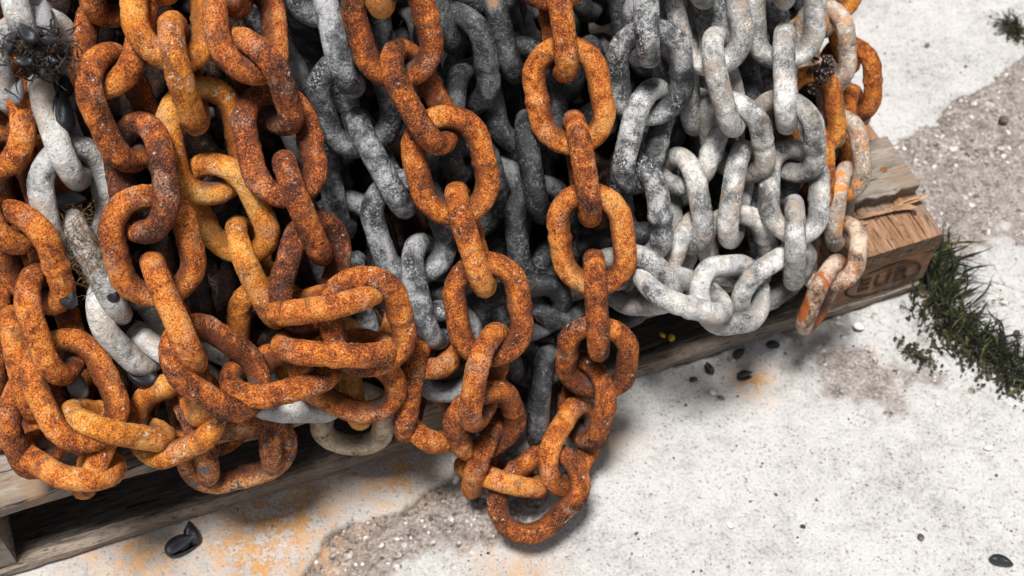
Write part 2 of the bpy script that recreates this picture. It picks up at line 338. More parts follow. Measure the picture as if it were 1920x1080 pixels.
def plank(name, u0, u1, v0, v1, z0, z1, mat, axis='u', seed=0, rough=.0012, bev=.0025, front=None):
    """box sawn along u (or v); local x is the grain; slightly warped, edges worn. front(u) shifts the front edge."""
    L, W, T = (u1-u0, v1-v0, z1-z0) if axis == 'u' else (v1-v0, u1-u0, z1-z0)
    nl = max(4, int(L/.012)); prof = []
    nw = max(2, int(W/.02)); 
    for i in range(nw+1): prof.append((-W/2+bev + (W-2*bev)*i/nw, T/2))
    prof.append((W/2, T/2-bev)); prof.append((W/2, -T/2+bev))
    for i in range(nw+1): prof.append((W/2-bev-(W-2*bev)*i/nw, -T/2))
    prof.append((-W/2, -T/2+bev)); prof.append((-W/2, T/2-bev))
    n = len(prof); verts = []; faces = []
    for j in range(nl+1):
        x = -L/2 + L*j/nl
        for (y, z) in prof:
            s = 1.0
            e = noise.noise(Vector((x*22+seed*7.3, y*40, z*60+seed)))*rough + noise.noise(Vector((x*90+seed, y*120, z*120)))*rough*.5
            yy = y + (e if abs(y) > W/2-.004 else 0); zz = z + e*(1 if abs(z) > T/2-.004 else .3)
            if front and y < 0:
                fy = front(x); yy = max(yy, fy + (y+W/2)*.12 + (.004 if z < 0 else 0)) if fy > -W/2 else yy
            xx = x + (noise.noise(Vector((y*70+seed, z*90, j*.0+seed)))*rough*1.5 if j in (0, nl) else 0)
            verts.append((xx, yy, zz))
    for j in range(nl):
        for i in range(n):
            a = j*n+i; b = j*n+(i+1) % n; faces.append((a, a+n, b+n, b))
    faces.append(tuple(range(n))); faces.append(tuple(range(nl*n+n-1, nl*n-1, -1)))
    me = mesh_from(name, verts, faces, mat, False)
    if axis == 'v':
        me.materials.append(M['end_grain']); me.polygons[len(faces)-1].material_index = 1; me.polygons[len(faces)-2].material_index = 1
    q = Quaternion((1, 0, 0, 0)) if axis == 'u' else Quaternion((0, 0, 1), math.pi/2)
    return link_obj(name, me, pallet, ((u0+u1)/2, (v0+v1)/2-.4, (z0+z1)/2), q)
UL, UR = -.735, .565
def split_edge(x):      # front deck board: a long splinter has broken away at the right-hand end
    u = x + (UL+UR)/2
    if u < .335: return -1
    t = min(1, (u-.335)/.07)
    return -.0725 + .006 + t*.052 + .006*noise.noise(Vector((u*60, 3, 1))) + .003*noise.noise(Vector((u*200, 5, 1)))
for i, (v0, v1) in enumerate(((0.006, .151), (.19, .29), (.33, .475), (.515, .615), (.655, .80))):
    plank('deck_board', UL, UR-.002 if i else UR-.004, v0, v1, .1225, .1445, M['wood_grey'], 'u', i, front=split_edge if i == 0 else None)
for i, (u0, u1) in enumerate(((UL, UL+.145), (-.145, 0.0), (UR-.145, UR))):
    plank('stringer', u0, u1, -.001, .80, .1, .122, M['wood_warm'] if i == 2 else M['wood_grey'], 'v', 10+i)
    for j, (v0, v1) in enumerate(((.002, .102), (.33, .475), (.70, .80))):
        plank('block', u0+.001, u1-.003, v0, v1, .022, .0995, M['wood_warm'] if i == 2 else M['wood_grey'], 'u', 20+i*3+j, rough=.0018, bev=.004)
for i, (v0, v1) in enumerate(((0.0, .10), (.33, .475), (.70, .80))):
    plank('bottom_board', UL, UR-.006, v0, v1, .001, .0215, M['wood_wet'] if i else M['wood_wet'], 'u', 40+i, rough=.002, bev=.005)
for (u, v, z) in ((.435, .035, .1225), (.497, .050, .1225), (.545, .040, .1225), (.47, .12, .145), (.53, .10, .145)):
    vs = []; fs = []
    for j, (r, h) in enumerate(((0, .0016), (.0032, .0015), (.0042, .0006), (.0042, -.004))):
        for i in range(10): a = i*math.tau/10; vs.append((r*math.cos(a), r*math.sin(a), h))
    for j in range(3):
        for i in range(10): fs.append((j*10+i, (j+1)*10+i, (j+1)*10+(i+1) % 10, j*10+(i+1) % 10))
    link_obj('nail', mesh_from('nail', vs, fs, M['iron']), pallet, (u, v-.4, z))
# torn splinters along the broken front edge of the deck board
for i in range(11):
    uu = .385 + i*.0165 + random.uniform(-.004, .004); L_ = random.uniform(.022, .05); w_ = random.uniform(.002, .005); h_ = random.uniform(.003, .009)
    vs = [(-L_/2, 0, 0), (-L_/4, -w_, 0), (L_/4, -w_*.7, 0), (L_/2, 0, 0), (L_/4, w_, 0), (-L_/4, w_*.8, 0), (-L_/4, -w_*.3, h_), (L_/5, w_*.2, h_*.7)]
    fs = [(0, 1, 6), (1, 2, 7, 6), (2, 3, 7), (3, 4, 7), (4, 5, 6, 7), (5, 0, 6), (0, 5, 4, 3, 2, 1)]
    link_obj('splinter', mesh_from('splinter', vs, fs, M['wood_raw'], False), pallet, (uu, .050 + random.uniform(-.006, .008) - .4, .124 + random.uniform(0, .014)), Quaternion((0, 0, 1), random.uniform(-.25, .25)))
# branded stamp on the corner block
k = NT('burnt_brand'); v = k.coords(rand=False)
M['brand'] = k.done(k.ramp(k.noise(v, 70, 5, .75), [(.34, (.016, .010, .006)), (.54, (.035, .020, .012)), (.66, (.10, .055, .03)), (.76, (.24, .14, .08))]), .9)
BU, BZ = .497, .055
cu = bpy.data.curves.new('brand_text', 'FONT'); cu.body = 'EUR'; cu.size = .036; cu.align_x = 'CENTER'; cu.align_y = 'CENTER'; cu.extrude = .0006; cu.offset = .0005; cu.space_character = 1.2
tob = bpy.data.objects.new('brand_text_tmp', cu); COL.objects.link(tob)
tme = bpy.data.meshes.new_from_object(tob.evaluated_get(bpy.context.evaluated_depsgraph_get())); bpy.data.objects.remove(tob)
tme.materials.clear(); tme.materials.append(M['brand'])
QF = Matrix.Rotation(math.pi/2, 4, 'X').to_quaternion()
link_obj('brand_letters', tme, pallet, (BU, .0008-.4, BZ), QF)
vs = []; fs = []
for i in range(72):
    a = i*math.tau/72; w = .0016*(1+.3*noise.noise(Vector((a*3, 0, 0))))
    for r, h in ((-w, 0), (-w, .0012), (w, .0012), (w, 0)): vs.append(((.052+r)*math.cos(a), (.029+r)*math.sin(a), h))
for i in range(72):
    for j in range(3): fs.append((i*4+j, ((i+1) % 72)*4+j, ((i+1) % 72)*4+j+1, i*4+j+1))
link_obj('brand_oval', mesh_from('brand_oval', vs, fs, M['brand']), pallet, (BU, .0012-.4, BZ), QF)

# ------------------------------------------------------------------ chains
BAR = .028
def link_mesh(name, seed, pit, seam, nl=92, nr=22):
    rnd = random.Random(seed); a, b = 1.86*BAR, 1.2*BAR
    bow = rnd.uniform(.0, .10); skew = rnd.uniform(-.03, .03); wear = rnd.uniform(.05, .15); rnd_s = rnd.uniform(.06, .13)
    verts = []; faces = []; inner = []; Ls = 2*(a-b); tot = 2*Ls+2*math.pi*b
    seam_q = Ls*rnd.uniform(.35, .65); off = Vector((seed*3.7, seed*1.9, seed*5.3))
    for i in range(nl):
        q = tot*i/nl
        if q < Ls: c = Vector((-Ls/2+q, b, 0)); d = Vector((1, 0, 0))
        elif q < Ls+math.pi*b:
            g = (q-Ls)/b; c = Vector((Ls/2+b*math.sin(g), b*math.cos(g), 0)); d = Vector((math.cos(g), -math.sin(g), 0))
        elif q < 2*Ls+math.pi*b: c = Vector((Ls/2-(q-Ls-math.pi*b), -b, 0)); d = Vector((-1, 0, 0))
        else:
            g = (q-2*Ls-math.pi*b)/b; c = Vector((-Ls/2-b*math.sin(g), -b*math.cos(g), 0)); d = Vector((-math.cos(g), math.sin(g), 0))
        c.y += math.copysign(bow*b*.35*(1-(c.x/a)**2), c.y) + skew*c.x
        nrm = Vector((-d.y, d.x, 0)).normalized()
        endness = max(0, (abs(c.x)-.55*a)/(.45*a))
        r = BAR/2*.90*(1.0 + .03*noise.noise(c*30+off) - wear*endness*.6)
        if seam:
            r *= 1 + rnd_s*math.exp(-((q-seam_q)/.0045)**2) - .06*math.exp(-((q-seam_q-.0075)/.003)**2)
        for j in range(nr):
            g = math.tau*j/nr
            dr = nrm*math.cos(g) + Vector((0, 0, 1))*math.sin(g)
            p = c + dr*r
            n1 = noise.noise(p*55+off); n2 = noise.noise(p*160+off); n3 = noise.noise(p*380+off)
            p = c + dr*(r + pit*(.45*n1+.45*n2+.6*n3))
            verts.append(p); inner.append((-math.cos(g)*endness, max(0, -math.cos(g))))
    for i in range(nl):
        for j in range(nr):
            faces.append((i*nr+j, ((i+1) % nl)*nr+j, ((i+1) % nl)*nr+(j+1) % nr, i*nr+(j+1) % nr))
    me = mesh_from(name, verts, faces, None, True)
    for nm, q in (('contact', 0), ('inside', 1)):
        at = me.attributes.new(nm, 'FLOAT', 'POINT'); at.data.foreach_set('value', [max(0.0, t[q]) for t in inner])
    return me
RUSTV = [link_mesh('rusty_link_mesh', 100+i, .0012, i % 4 != 0) for i in range(10)]
GREYV = [link_mesh('grey_link_mesh', 200+i, .0007, i % 4 != 0) for i in range(9)]
CHAINS = [
  ('A', 'rust', [(-366.2, -46.9, 593.8, 0.606, 0.123, 0.699, -0.360), (-378.1, -95.5, 550.6, 0.617, 0.271, -0.042, -0.738), (-370.4, -149.5, 510.3, 0.793, -0.030, 0.573, -0.206), (-352.1, -199.6, 467.6, 0.649, 0.427, -0.076, -0.625), (-344.5, -246.2, 420.8, 0.686, 0.266, 0.443, -0.513), (-327.6, -289.9, 372.7, 0.707, -0.435, 0.528, -0.181), (-291.4, -320.9, 321.5, 0.922, -0.023, 0.371, -0.109), (-233.1, -306.1, 287.6, 0.945, -0.216, 0.054, 0.238), (-168.5, -299.3, 262.5, 0.767, 0.561, 0.195, -0.243)]),
  ('T', 'tan', [(-170.7, -248.5, 193.8, 0.578, -0.468, 0.477, -0.469), (-174.2, -284.2, 154.9, 0.477, 0.453, 0.506, -0.558)]),
  ('B', 'orange', [(-323.0, -34.8, 617.0, 0.673, -0.083, 0.732, -0.067), (-320.6, -83.4, 574.5, 0.736, -0.112, 0.295, -0.598), (-309.7, -124.2, 530.1, 0.721, -0.102, 0.684, 0.043), (-299.5, -146.7, 458.9, 0.732, 0.136, 0.456, -0.488), (-282.9, -182.7, 397.3, 0.613, 0.530, 0.236, -0.537), (-260.7, -210.7, 329.1, 0.780, -0.246, 0.568, -0.091), (-252.7, -241.3, 269.2, 0.524, 0.382, 0.420, -0.635)]),
  ('D', 'rustdark', [(-256.3, -30.9, 594.9, 0.664, -0.030, 0.742, -0.084), (-254.0, -76.1, 551.0, 0.729, -0.167, 0.355, -0.561), (-241.5, -111.2, 504.4, 0.331, 0.660, 0.270, -0.619), (-227.6, -146.2, 453.2, 0.779, -0.017, 0.343, -0.524), (-207.6, -184.5, 401.2, 0.759, -0.225, 0.611, -0.009), (-202.4, -226.7, 352.2, 0.589, -0.162, 0.499, -0.615), (-184.1, -268.8, 359.9, 0.899, -0.351, -0.191, -0.180), (-143.2, -284.7, 347.1, 0.676, 0.357, 0.429, -0.481), (-177.1, -292.8, 315.1, 0.041, -0.056, -0.378, -0.923)]),
  ('W', 'white', [(-460.3, -43.6, 642.2, 0.589, 0.300, 0.606, -0.443), (-458.5, -75.4, 584.1, 0.668, -0.423, 0.539, -0.291), (-455.2, -107.6, 524.2, 0.638, 0.266, 0.627, -0.360), (-440.0, -139.9, 470.6, 0.692, -0.438, 0.495, -0.291), (-428.2, -189.9, 423.5, 0.715, 0.070, 0.573, -0.394), (-414.9, -228.7, 362.7, 0.721, -0.433, 0.523, -0.136), (-389.6, -256.7, 306.9, 0.832, 0.004, 0.550, -0.069), (-353.8, -261.3, 246.5, 0.802, -0.341, 0.436, 0.224), (-302.2, -275.9, 218.1, 0.835, 0.515, -0.082, -0.173), (-236.3, -277.7, 201.3, 0.950, -0.202, 0.180, 0.155)]),
  ('L', 'rust', [(-499.2, -94.5, 529.8, 0.682, 0.043, 0.676, -0.276), (-495.6, -138.4, 484.5, 0.681, 0.343, -0.077, -0.643), (-484.6, -197.3, 446.5, 0.762, -0.176, 0.480, -0.398), (-470.0, -241.8, 395.7, 0.490, 0.554, 0.237, -0.630), (-455.6, -281.3, 341.0, 0.751, -0.217, 0.566, -0.261), (-434.0, -334.0, 299.4, 0.843, 0.021, 0.311, -0.439), (-399.9, -345.2, 249.5, 0.819, -0.336, 0.341, 0.317), (-344.8, -334.1, 246.0, 0.936, 0.217, -0.252, 0.113), (-330.7, -293.7, 276.0, 0.501, -0.289, -0.559, 0.594)]),
  ('L1', 'rust', [(-502.2, -56.9, 474.6, 0.615, 0.267, 0.578, -0.465), (-499.6, -95.1, 420.6, 0.670, -0.411, 0.510, -0.350), (-492.3, -137.3, 367.6, 0.690, 0.159, 0.576, -0.409), (-485.8, -179.9, 311.5, 0.647, -0.438, 0.543, -0.308)]),
  ('LE', 'rust', [(-535.3, -145.3, 358.0, 0.695, -0.059, 0.701, -0.148), (-536.3, -182.6, 298.1, 0.702, 0.085, 0.505, -0.495), (-538.3, -235.8, 251.9, 0.599, -0.327, 0.666, -0.300), (-541.1, -284.9, 202.7, 0.671, 0.182, 0.518, -0.498)]),
  ('LB', 'rust', [(-497.8, -294.3, 284.6, 0.599, -0.540, 0.491, -0.330), (-489.2, -337.3, 241.1, 0.729, 0.014, 0.655, -0.198), (-453.5, -368.3, 220.3, 0.873, -0.360, -0.014, -0.329), (-426.5, -348.2, 215.8, 0.556, -0.438, -0.281, 0.648), (-427.2, -272.6, 187.1, 0.722, 0.084, 0.300, 0.619)]),
  ('Q', 'rust', [(-344.2, -292.9, 181.4, 0.993, 0.032, 0.114, -0.016), (-287.5, -265.3, 180.4, 0.783, -0.384, -0.224, 0.435)]),
  ('Q2', 'spot', [(-254.4, -295.1, 173.2, 0.413, -0.581, 0.420, -0.562), (-290.4, -340.1, 181.1, 0.108, -0.115, 0.562, -0.812), (-340.9, -319.3, 188.9, 0.381, -0.352, -0.559, 0.646)]),
  ('AV', 'rust', [(-96.6, -220.7, 223.2, 0.629, -0.252, 0.011, -0.735), (-104.9, -270.0, 201.5, 0.629, -0.144, 0.720, -0.257), (-88.8, -274.4, 146.9, 0.863, -0.004, 0.419, 0.281)]),
  ('M', 'grey', [(-184.2, -8.6, 555.0, 0.671, 0.349, 0.501, -0.421), (-171.4, -42.9, 499.4, 0.697, -0.353, 0.515, -0.352), (-158.0, -79.2, 441.6, 0.688, 0.336, 0.487, -0.420), (-135.4, -109.0, 380.9, 0.792, -0.310, 0.505, -0.143), (-107.5, -153.8, 329.0, 0.742, 0.301, 0.335, -0.496), (-88.6, -194.5, 271.3, 0.753, -0.197, 0.547, -0.308), (-72.2, -237.3, 218.3, 0.707, 0.364, 0.395, -0.461)]),
  ('N', 'grey', [(-238.6, 58.1, 469.3, 0.715, 0.241, 0.430, -0.496), (-226.0, 11.3, 415.3, 0.742, -0.308, 0.510, -0.308), (-206.5, -34.0, 363.9, 0.747, 0.281, 0.421, -0.430), (-191.4, -79.9, 314.3, 0.693, -0.323, 0.574, -0.294), (-178.1, -131.9, 266.8, 0.737, 0.243, 0.397, -0.490), (-162.4, -167.8, 207.3, 0.751, -0.172, 0.631, -0.090)]),
  ('M1', 'dark', [(-227.3, 18.8, 496.9, 0.922, -0.087, 0.377, -0.003), (-178.5, 20.4, 447.9, 0.850, 0.330, 0.406, -0.068)]),
  ('P', 'dark', [(-79.0, 63.0, 540.9, 0.588, 0.438, 0.530, -0.427), (-73.4, 31.2, 484.8, 0.705, -0.332, 0.499, -0.380), (-57.5, -17.3, 439.6, 0.523, 0.531, 0.247, -0.619), (-53.6, -63.9, 391.3, 0.632, -0.254, 0.597, -0.424), (-52.0, -103.7, 331.8, 0.669, 0.349, 0.423, -0.502), (-41.6, -133.0, 259.5, 0.738, -0.188, 0.616, -0.201)]),
  ('P2', 'grey', [(-36.5, 3.7, 350.4, 0.630, 0.454, 0.504, -0.378), (-22.9, -28.7, 303.9, 0.617, -0.454, 0.428, -0.479), (-16.1, -76.3, 269.2, 0.412, 0.555, 0.170, -0.702), (-8.4, -102.7, 199.0, 0.769, -0.178, 0.590, -0.167)]),
  ('S', 'dark', [(-28.4, 63.1, 509.6, 0.752, 0.245, 0.328, -0.516), (-6.6, 23.5, 448.0, 0.763, -0.184, 0.581, -0.215), (12.0, -20.0, 386.7, 0.724, 0.275, 0.347, -0.528), (24.5, -71.6, 330.6, 0.728, -0.240, 0.584, -0.268), (33.5, -122.4, 278.9, 0.734, 0.080, 0.442, -0.509)]),
  ('S2', 'dark', [(-32.2, 104.1, 418.8, 0.708, 0.419, 0.487, -0.294), (-13.8, 79.4, 360.5, 0.704, -0.288, 0.544, -0.353), (-4.2, 22.7, 315.1, 0.749, 0.043, 0.512, -0.419), (3.6, -19.4, 255.1, 0.719, 0.250, 0.319, -0.564), (12.2, -67.6, 201.8, 0.715, -0.152, 0.634, -0.252)]),
  ('G1', 'dark', [(130.6, 36.3, 562.6, 0.622, 0.417, 0.398, -0.530), (137.5, 2.9, 497.5, 0.680, -0.246, 0.613, -0.318), (143.4, -28.0, 429.7, 0.614, 0.416, 0.449, -0.498), (141.6, -56.2, 362.0, 0.623, -0.055, 0.616, -0.479), (140.1, -98.2, 295.6, 0.397, 0.640, 0.015, -0.658), (114.4, -106.7, 237.7, 0.227, 0.206, 0.821, -0.481), (61.3, -139.4, 219.3, 0.487, -0.100, 0.242, -0.833), (5.0, -189.6, 224.5, 0.114, -0.111, 0.632, -0.758), (-65.3, -181.0, 218.7, 0.124, -0.210, -0.756, 0.608)]),
  ('V', 'dark', [(24.8, -185.0, 173.2, 0.724, 0.277, 0.320, -0.545), (36.0, -229.9, 111.3, 0.680, -0.122, 0.678, -0.252)]),
  ('V2', 'dark', [(-8.1, -191.5, 198.1, 0.761, -0.216, 0.582, -0.189), (-1.9, -220.2, 127.3, 0.665, 0.247, 0.551, -0.440)]),
  ('GH', 'white', [(286.4, 89.5, 490.3, 0.716, -0.153, 0.606, -0.312), (292.4, 51.5, 434.0, 0.633, 0.406, 0.365, -0.549), (296.7, 9.9, 381.7, 0.672, -0.244, 0.585, -0.382), (305.6, -21.8, 322.6, 0.438, 0.638, 0.215, -0.595), (315.1, -62.4, 276.6, 0.673, 0.006, 0.266, -0.690), (316.5, -102.0, 234.3, 0.747, -0.007, 0.661, -0.062), (297.6, -126.3, 197.4, 0.219, -0.207, 0.633, -0.713), (242.7, -162.5, 219.1, 0.165, -0.294, 0.244, -0.909), (184.7, -183.6, 255.5, 0.055, -0.229, -0.206, -0.950), (132.9, -164.4, 248.3, 0.034, 0.421, 0.527, -0.738), (85.3, -144.4, 201.7, 0.306, 0.329, 0.787, -0.423)]),
  ('G3', 'white', [(190.0, 68.5, 510.2, 0.783, -0.114, 0.554, -0.261), (205.5, 26.1, 456.8, 0.734, 0.305, 0.246, -0.555), (225.4, -17.2, 405.0, 0.803, -0.085, 0.558, -0.192), (244.7, -33.6, 335.2, 0.451, 0.646, 0.232, -0.571), (250.3, -67.2, 277.6, 0.603, -0.225, 0.606, -0.468), (255.0, -97.0, 220.4, 0.631, 0.496, 0.408, -0.435)]),
  ('G4', 'white', [(169.0, 111.7, 464.3, 0.789, -0.079, 0.578, -0.190), (185.4, 72.0, 410.4, 0.534, 0.599, -0.056, -0.595), (198.7, 24.2, 362.7, 0.739, -0.117, 0.614, -0.251), (193.3, -22.3, 315.3, 0.460, 0.337, 0.102, -0.815), (191.8, -73.9, 274.1, 0.460, 0.623, -0.135, -0.618), (188.5, -114.0, 215.8, 0.607, -0.038, 0.699, -0.377)]),
  ('G5', 'white', [(173.4, 107.8, 357.2, 0.663, 0.363, 0.373, -0.538), (182.7, 64.8, 300.1, 0.727, -0.183, 0.575, -0.327), (187.0, 13.5, 247.8, 0.679, 0.241, 0.377, -0.582), (182.2, -36.8, 198.4, 0.631, -0.163, 0.644, -0.402)]),
  ('G6', 'white', [(260.8, 150.5, 412.7, 0.735, -0.148, 0.572, -0.332), (270.9, 109.7, 355.1, 0.658, 0.393, 0.359, -0.532), (283.5, 68.3, 299.4, 0.755, -0.171, 0.540, -0.329), (293.9, 13.7, 251.6, 0.689, 0.296, 0.265, -0.606), (300.1, -35.8, 200.7, 0.734, -0.043, 0.566, -0.373)]),
  ('K', 'stain', [(355.5, 156.8, 372.4, 0.747, -0.110, 0.568, -0.327), (364.4, 121.2, 318.1, 0.520, 0.545, 0.058, -0.655), (374.6, 77.1, 271.2, 0.761, -0.138, 0.537, -0.336), (385.1, 23.8, 236.1, 0.576, 0.482, -0.095, -0.653), (387.1, -21.4, 197.8, 0.698, -0.043, 0.635, -0.330), (375.8, -73.3, 174.6, 0.608, 0.156, -0.179, -0.758), (361.3, -114.1, 149.0, 0.642, 0.117, 0.692, -0.309)]),
  ('O', 'orange2', [(379.9, 221.7, 332.1, 0.687, 0.341, 0.269, -0.582), (395.6, 177.7, 288.7, 0.816, -0.143, 0.483, -0.284), (411.2, 138.9, 243.0, 0.473, 0.586, 0.121, -0.646), (415.4, 100.1, 197.0, 0.690, -0.120, 0.595, -0.393)]),
  ('PO', 'orange2', [(339.1, 26.9, 305.1, 0.726, 0.290, 0.394, -0.483), (350.5, 0.9, 241.9, 0.253, 0.688, -0.081, -0.676)]),
  ('R', 'rust', [(-123.0, -28.7, 592.6, 0.691, -0.097, 0.698, -0.162), (-115.1, -63.4, 531.7, 0.710, 0.325, 0.377, -0.498), (-90.3, -101.8, 474.2, 0.842, -0.149, 0.466, -0.229), (-61.4, -142.3, 416.6, 0.712, 0.296, 0.343, -0.536), (-42.1, -186.0, 351.7, 0.754, -0.268, 0.571, -0.184), (-24.5, -232.0, 291.4, 0.693, 0.287, 0.331, -0.572), (-28.2, -275.2, 227.9, 0.646, -0.049, 0.689, -0.325), (-29.1, -291.1, 161.4, 0.667, 0.373, 0.549, -0.339), (-30.5, -290.4, 81.4, 0.646, 0.160, 0.736, -0.123), (-12.6, -303.6, 57.5, 0.773, -0.469, -0.093, -0.417), (30.1, -330.3, 68.7, 0.913, 0.201, -0.095, 0.343), (67.5, -276.4, 79.5, 0.740, 0.424, 0.319, 0.413), (84.9, -235.2, 110.1, 0.757, 0.088, -0.592, 0.261), (93.9, -222.0, 181.1, 0.587, 0.413, -0.491, 0.494), (91.0, -192.7, 242.8, 0.655, -0.197, -0.702, 0.200), (84.5, -154.7, 310.2, 0.618, 0.248, -0.403, 0.628), (73.1, -105.4, 367.8, 0.613, -0.198, -0.712, 0.281), (58.9, -53.9, 423.6, 0.585, 0.251, -0.368, 0.677), (46.2, -4.9, 479.4, 0.643, -0.139, -0.701, 0.276), (37.2, 26.3, 544.1, 0.568, 0.363, -0.489, 0.554)]),
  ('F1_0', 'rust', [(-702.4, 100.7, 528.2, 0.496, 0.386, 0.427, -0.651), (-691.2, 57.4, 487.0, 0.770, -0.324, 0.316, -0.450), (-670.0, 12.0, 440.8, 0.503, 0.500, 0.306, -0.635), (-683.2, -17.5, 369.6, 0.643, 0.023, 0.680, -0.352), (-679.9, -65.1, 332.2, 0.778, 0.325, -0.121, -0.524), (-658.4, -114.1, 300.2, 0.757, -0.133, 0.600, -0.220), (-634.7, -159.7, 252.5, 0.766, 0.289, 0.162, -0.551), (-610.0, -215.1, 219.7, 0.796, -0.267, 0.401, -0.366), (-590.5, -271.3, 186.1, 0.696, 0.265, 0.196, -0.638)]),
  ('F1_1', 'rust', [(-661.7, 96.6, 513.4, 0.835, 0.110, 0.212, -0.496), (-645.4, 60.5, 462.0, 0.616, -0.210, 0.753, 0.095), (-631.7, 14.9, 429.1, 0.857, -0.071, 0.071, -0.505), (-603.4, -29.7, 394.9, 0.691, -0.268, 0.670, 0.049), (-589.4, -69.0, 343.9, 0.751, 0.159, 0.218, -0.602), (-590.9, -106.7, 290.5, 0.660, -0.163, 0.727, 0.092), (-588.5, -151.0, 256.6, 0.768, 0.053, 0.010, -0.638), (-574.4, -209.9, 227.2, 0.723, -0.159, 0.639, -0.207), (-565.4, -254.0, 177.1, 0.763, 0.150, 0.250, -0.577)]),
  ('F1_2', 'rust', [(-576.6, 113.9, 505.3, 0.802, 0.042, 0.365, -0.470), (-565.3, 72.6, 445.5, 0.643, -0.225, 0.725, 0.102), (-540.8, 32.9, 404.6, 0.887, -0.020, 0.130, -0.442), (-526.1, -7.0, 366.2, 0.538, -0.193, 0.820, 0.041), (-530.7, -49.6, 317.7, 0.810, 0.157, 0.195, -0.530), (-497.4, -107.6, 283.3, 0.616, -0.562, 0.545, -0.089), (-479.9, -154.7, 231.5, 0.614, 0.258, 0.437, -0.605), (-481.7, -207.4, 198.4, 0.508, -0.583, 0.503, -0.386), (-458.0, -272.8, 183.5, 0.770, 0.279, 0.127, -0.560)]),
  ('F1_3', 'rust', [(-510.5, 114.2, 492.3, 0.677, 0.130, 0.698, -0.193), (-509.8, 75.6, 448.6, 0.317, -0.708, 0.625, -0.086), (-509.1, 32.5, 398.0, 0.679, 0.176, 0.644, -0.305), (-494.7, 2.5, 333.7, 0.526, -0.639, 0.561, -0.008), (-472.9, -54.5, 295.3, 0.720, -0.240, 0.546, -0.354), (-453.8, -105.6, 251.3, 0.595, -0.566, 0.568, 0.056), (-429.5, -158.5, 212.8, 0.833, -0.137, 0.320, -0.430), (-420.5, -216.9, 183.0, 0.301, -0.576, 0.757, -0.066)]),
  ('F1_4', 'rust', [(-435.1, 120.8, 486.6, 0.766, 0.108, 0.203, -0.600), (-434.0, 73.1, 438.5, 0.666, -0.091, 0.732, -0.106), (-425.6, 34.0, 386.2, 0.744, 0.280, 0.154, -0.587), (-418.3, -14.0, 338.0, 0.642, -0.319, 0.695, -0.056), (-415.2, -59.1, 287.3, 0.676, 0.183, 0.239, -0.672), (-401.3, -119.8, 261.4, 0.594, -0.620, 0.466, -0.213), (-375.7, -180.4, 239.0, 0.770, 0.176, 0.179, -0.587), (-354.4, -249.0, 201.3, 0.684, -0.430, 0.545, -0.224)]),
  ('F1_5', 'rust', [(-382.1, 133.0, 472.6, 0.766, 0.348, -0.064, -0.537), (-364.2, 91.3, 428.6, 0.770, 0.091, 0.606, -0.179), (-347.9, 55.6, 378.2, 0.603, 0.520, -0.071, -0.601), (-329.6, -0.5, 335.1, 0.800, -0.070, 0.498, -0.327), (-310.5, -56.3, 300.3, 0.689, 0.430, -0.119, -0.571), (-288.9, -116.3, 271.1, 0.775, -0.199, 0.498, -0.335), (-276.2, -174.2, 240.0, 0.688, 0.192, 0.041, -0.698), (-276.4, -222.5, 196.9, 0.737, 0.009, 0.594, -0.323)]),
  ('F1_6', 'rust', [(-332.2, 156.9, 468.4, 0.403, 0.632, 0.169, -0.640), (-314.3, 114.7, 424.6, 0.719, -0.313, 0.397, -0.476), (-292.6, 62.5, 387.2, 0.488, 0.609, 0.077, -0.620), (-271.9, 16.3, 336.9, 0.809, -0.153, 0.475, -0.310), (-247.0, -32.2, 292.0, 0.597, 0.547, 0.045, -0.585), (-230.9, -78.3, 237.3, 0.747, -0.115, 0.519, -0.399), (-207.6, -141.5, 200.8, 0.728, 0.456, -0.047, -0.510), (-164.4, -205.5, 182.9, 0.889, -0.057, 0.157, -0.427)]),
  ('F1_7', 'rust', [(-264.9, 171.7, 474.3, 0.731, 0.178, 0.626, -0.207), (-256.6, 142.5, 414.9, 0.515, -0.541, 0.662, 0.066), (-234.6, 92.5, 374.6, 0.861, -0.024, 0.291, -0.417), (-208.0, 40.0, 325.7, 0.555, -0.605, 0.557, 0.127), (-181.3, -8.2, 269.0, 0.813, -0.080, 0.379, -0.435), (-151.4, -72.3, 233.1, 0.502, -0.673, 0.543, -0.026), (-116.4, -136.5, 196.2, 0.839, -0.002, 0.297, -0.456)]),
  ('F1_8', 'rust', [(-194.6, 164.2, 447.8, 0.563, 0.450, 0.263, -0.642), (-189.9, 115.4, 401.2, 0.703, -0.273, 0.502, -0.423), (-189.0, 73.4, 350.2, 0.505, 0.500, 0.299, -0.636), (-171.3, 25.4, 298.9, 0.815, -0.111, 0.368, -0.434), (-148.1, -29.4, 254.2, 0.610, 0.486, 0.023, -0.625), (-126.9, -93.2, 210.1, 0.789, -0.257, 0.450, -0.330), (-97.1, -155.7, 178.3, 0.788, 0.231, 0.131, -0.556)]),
  ('F1_9', 'dark', [(-135.5, 175.0, 434.1, 0.613, 0.430, 0.043, -0.662), (-129.3, 138.9, 376.0, 0.699, 0.145, 0.644, -0.275), (-123.5, 105.9, 321.2, 0.547, 0.520, -0.081, -0.651), (-108.3, 47.1, 284.4, 0.765, -0.140, 0.443, -0.446), (-93.9, -23.2, 256.3, 0.686, 0.338, -0.062, -0.642), (-75.6, -91.6, 220.5, 0.803, -0.212, 0.462, -0.312), (-57.3, -148.3, 174.2, 0.651, 0.359, -0.020, -0.668)]),
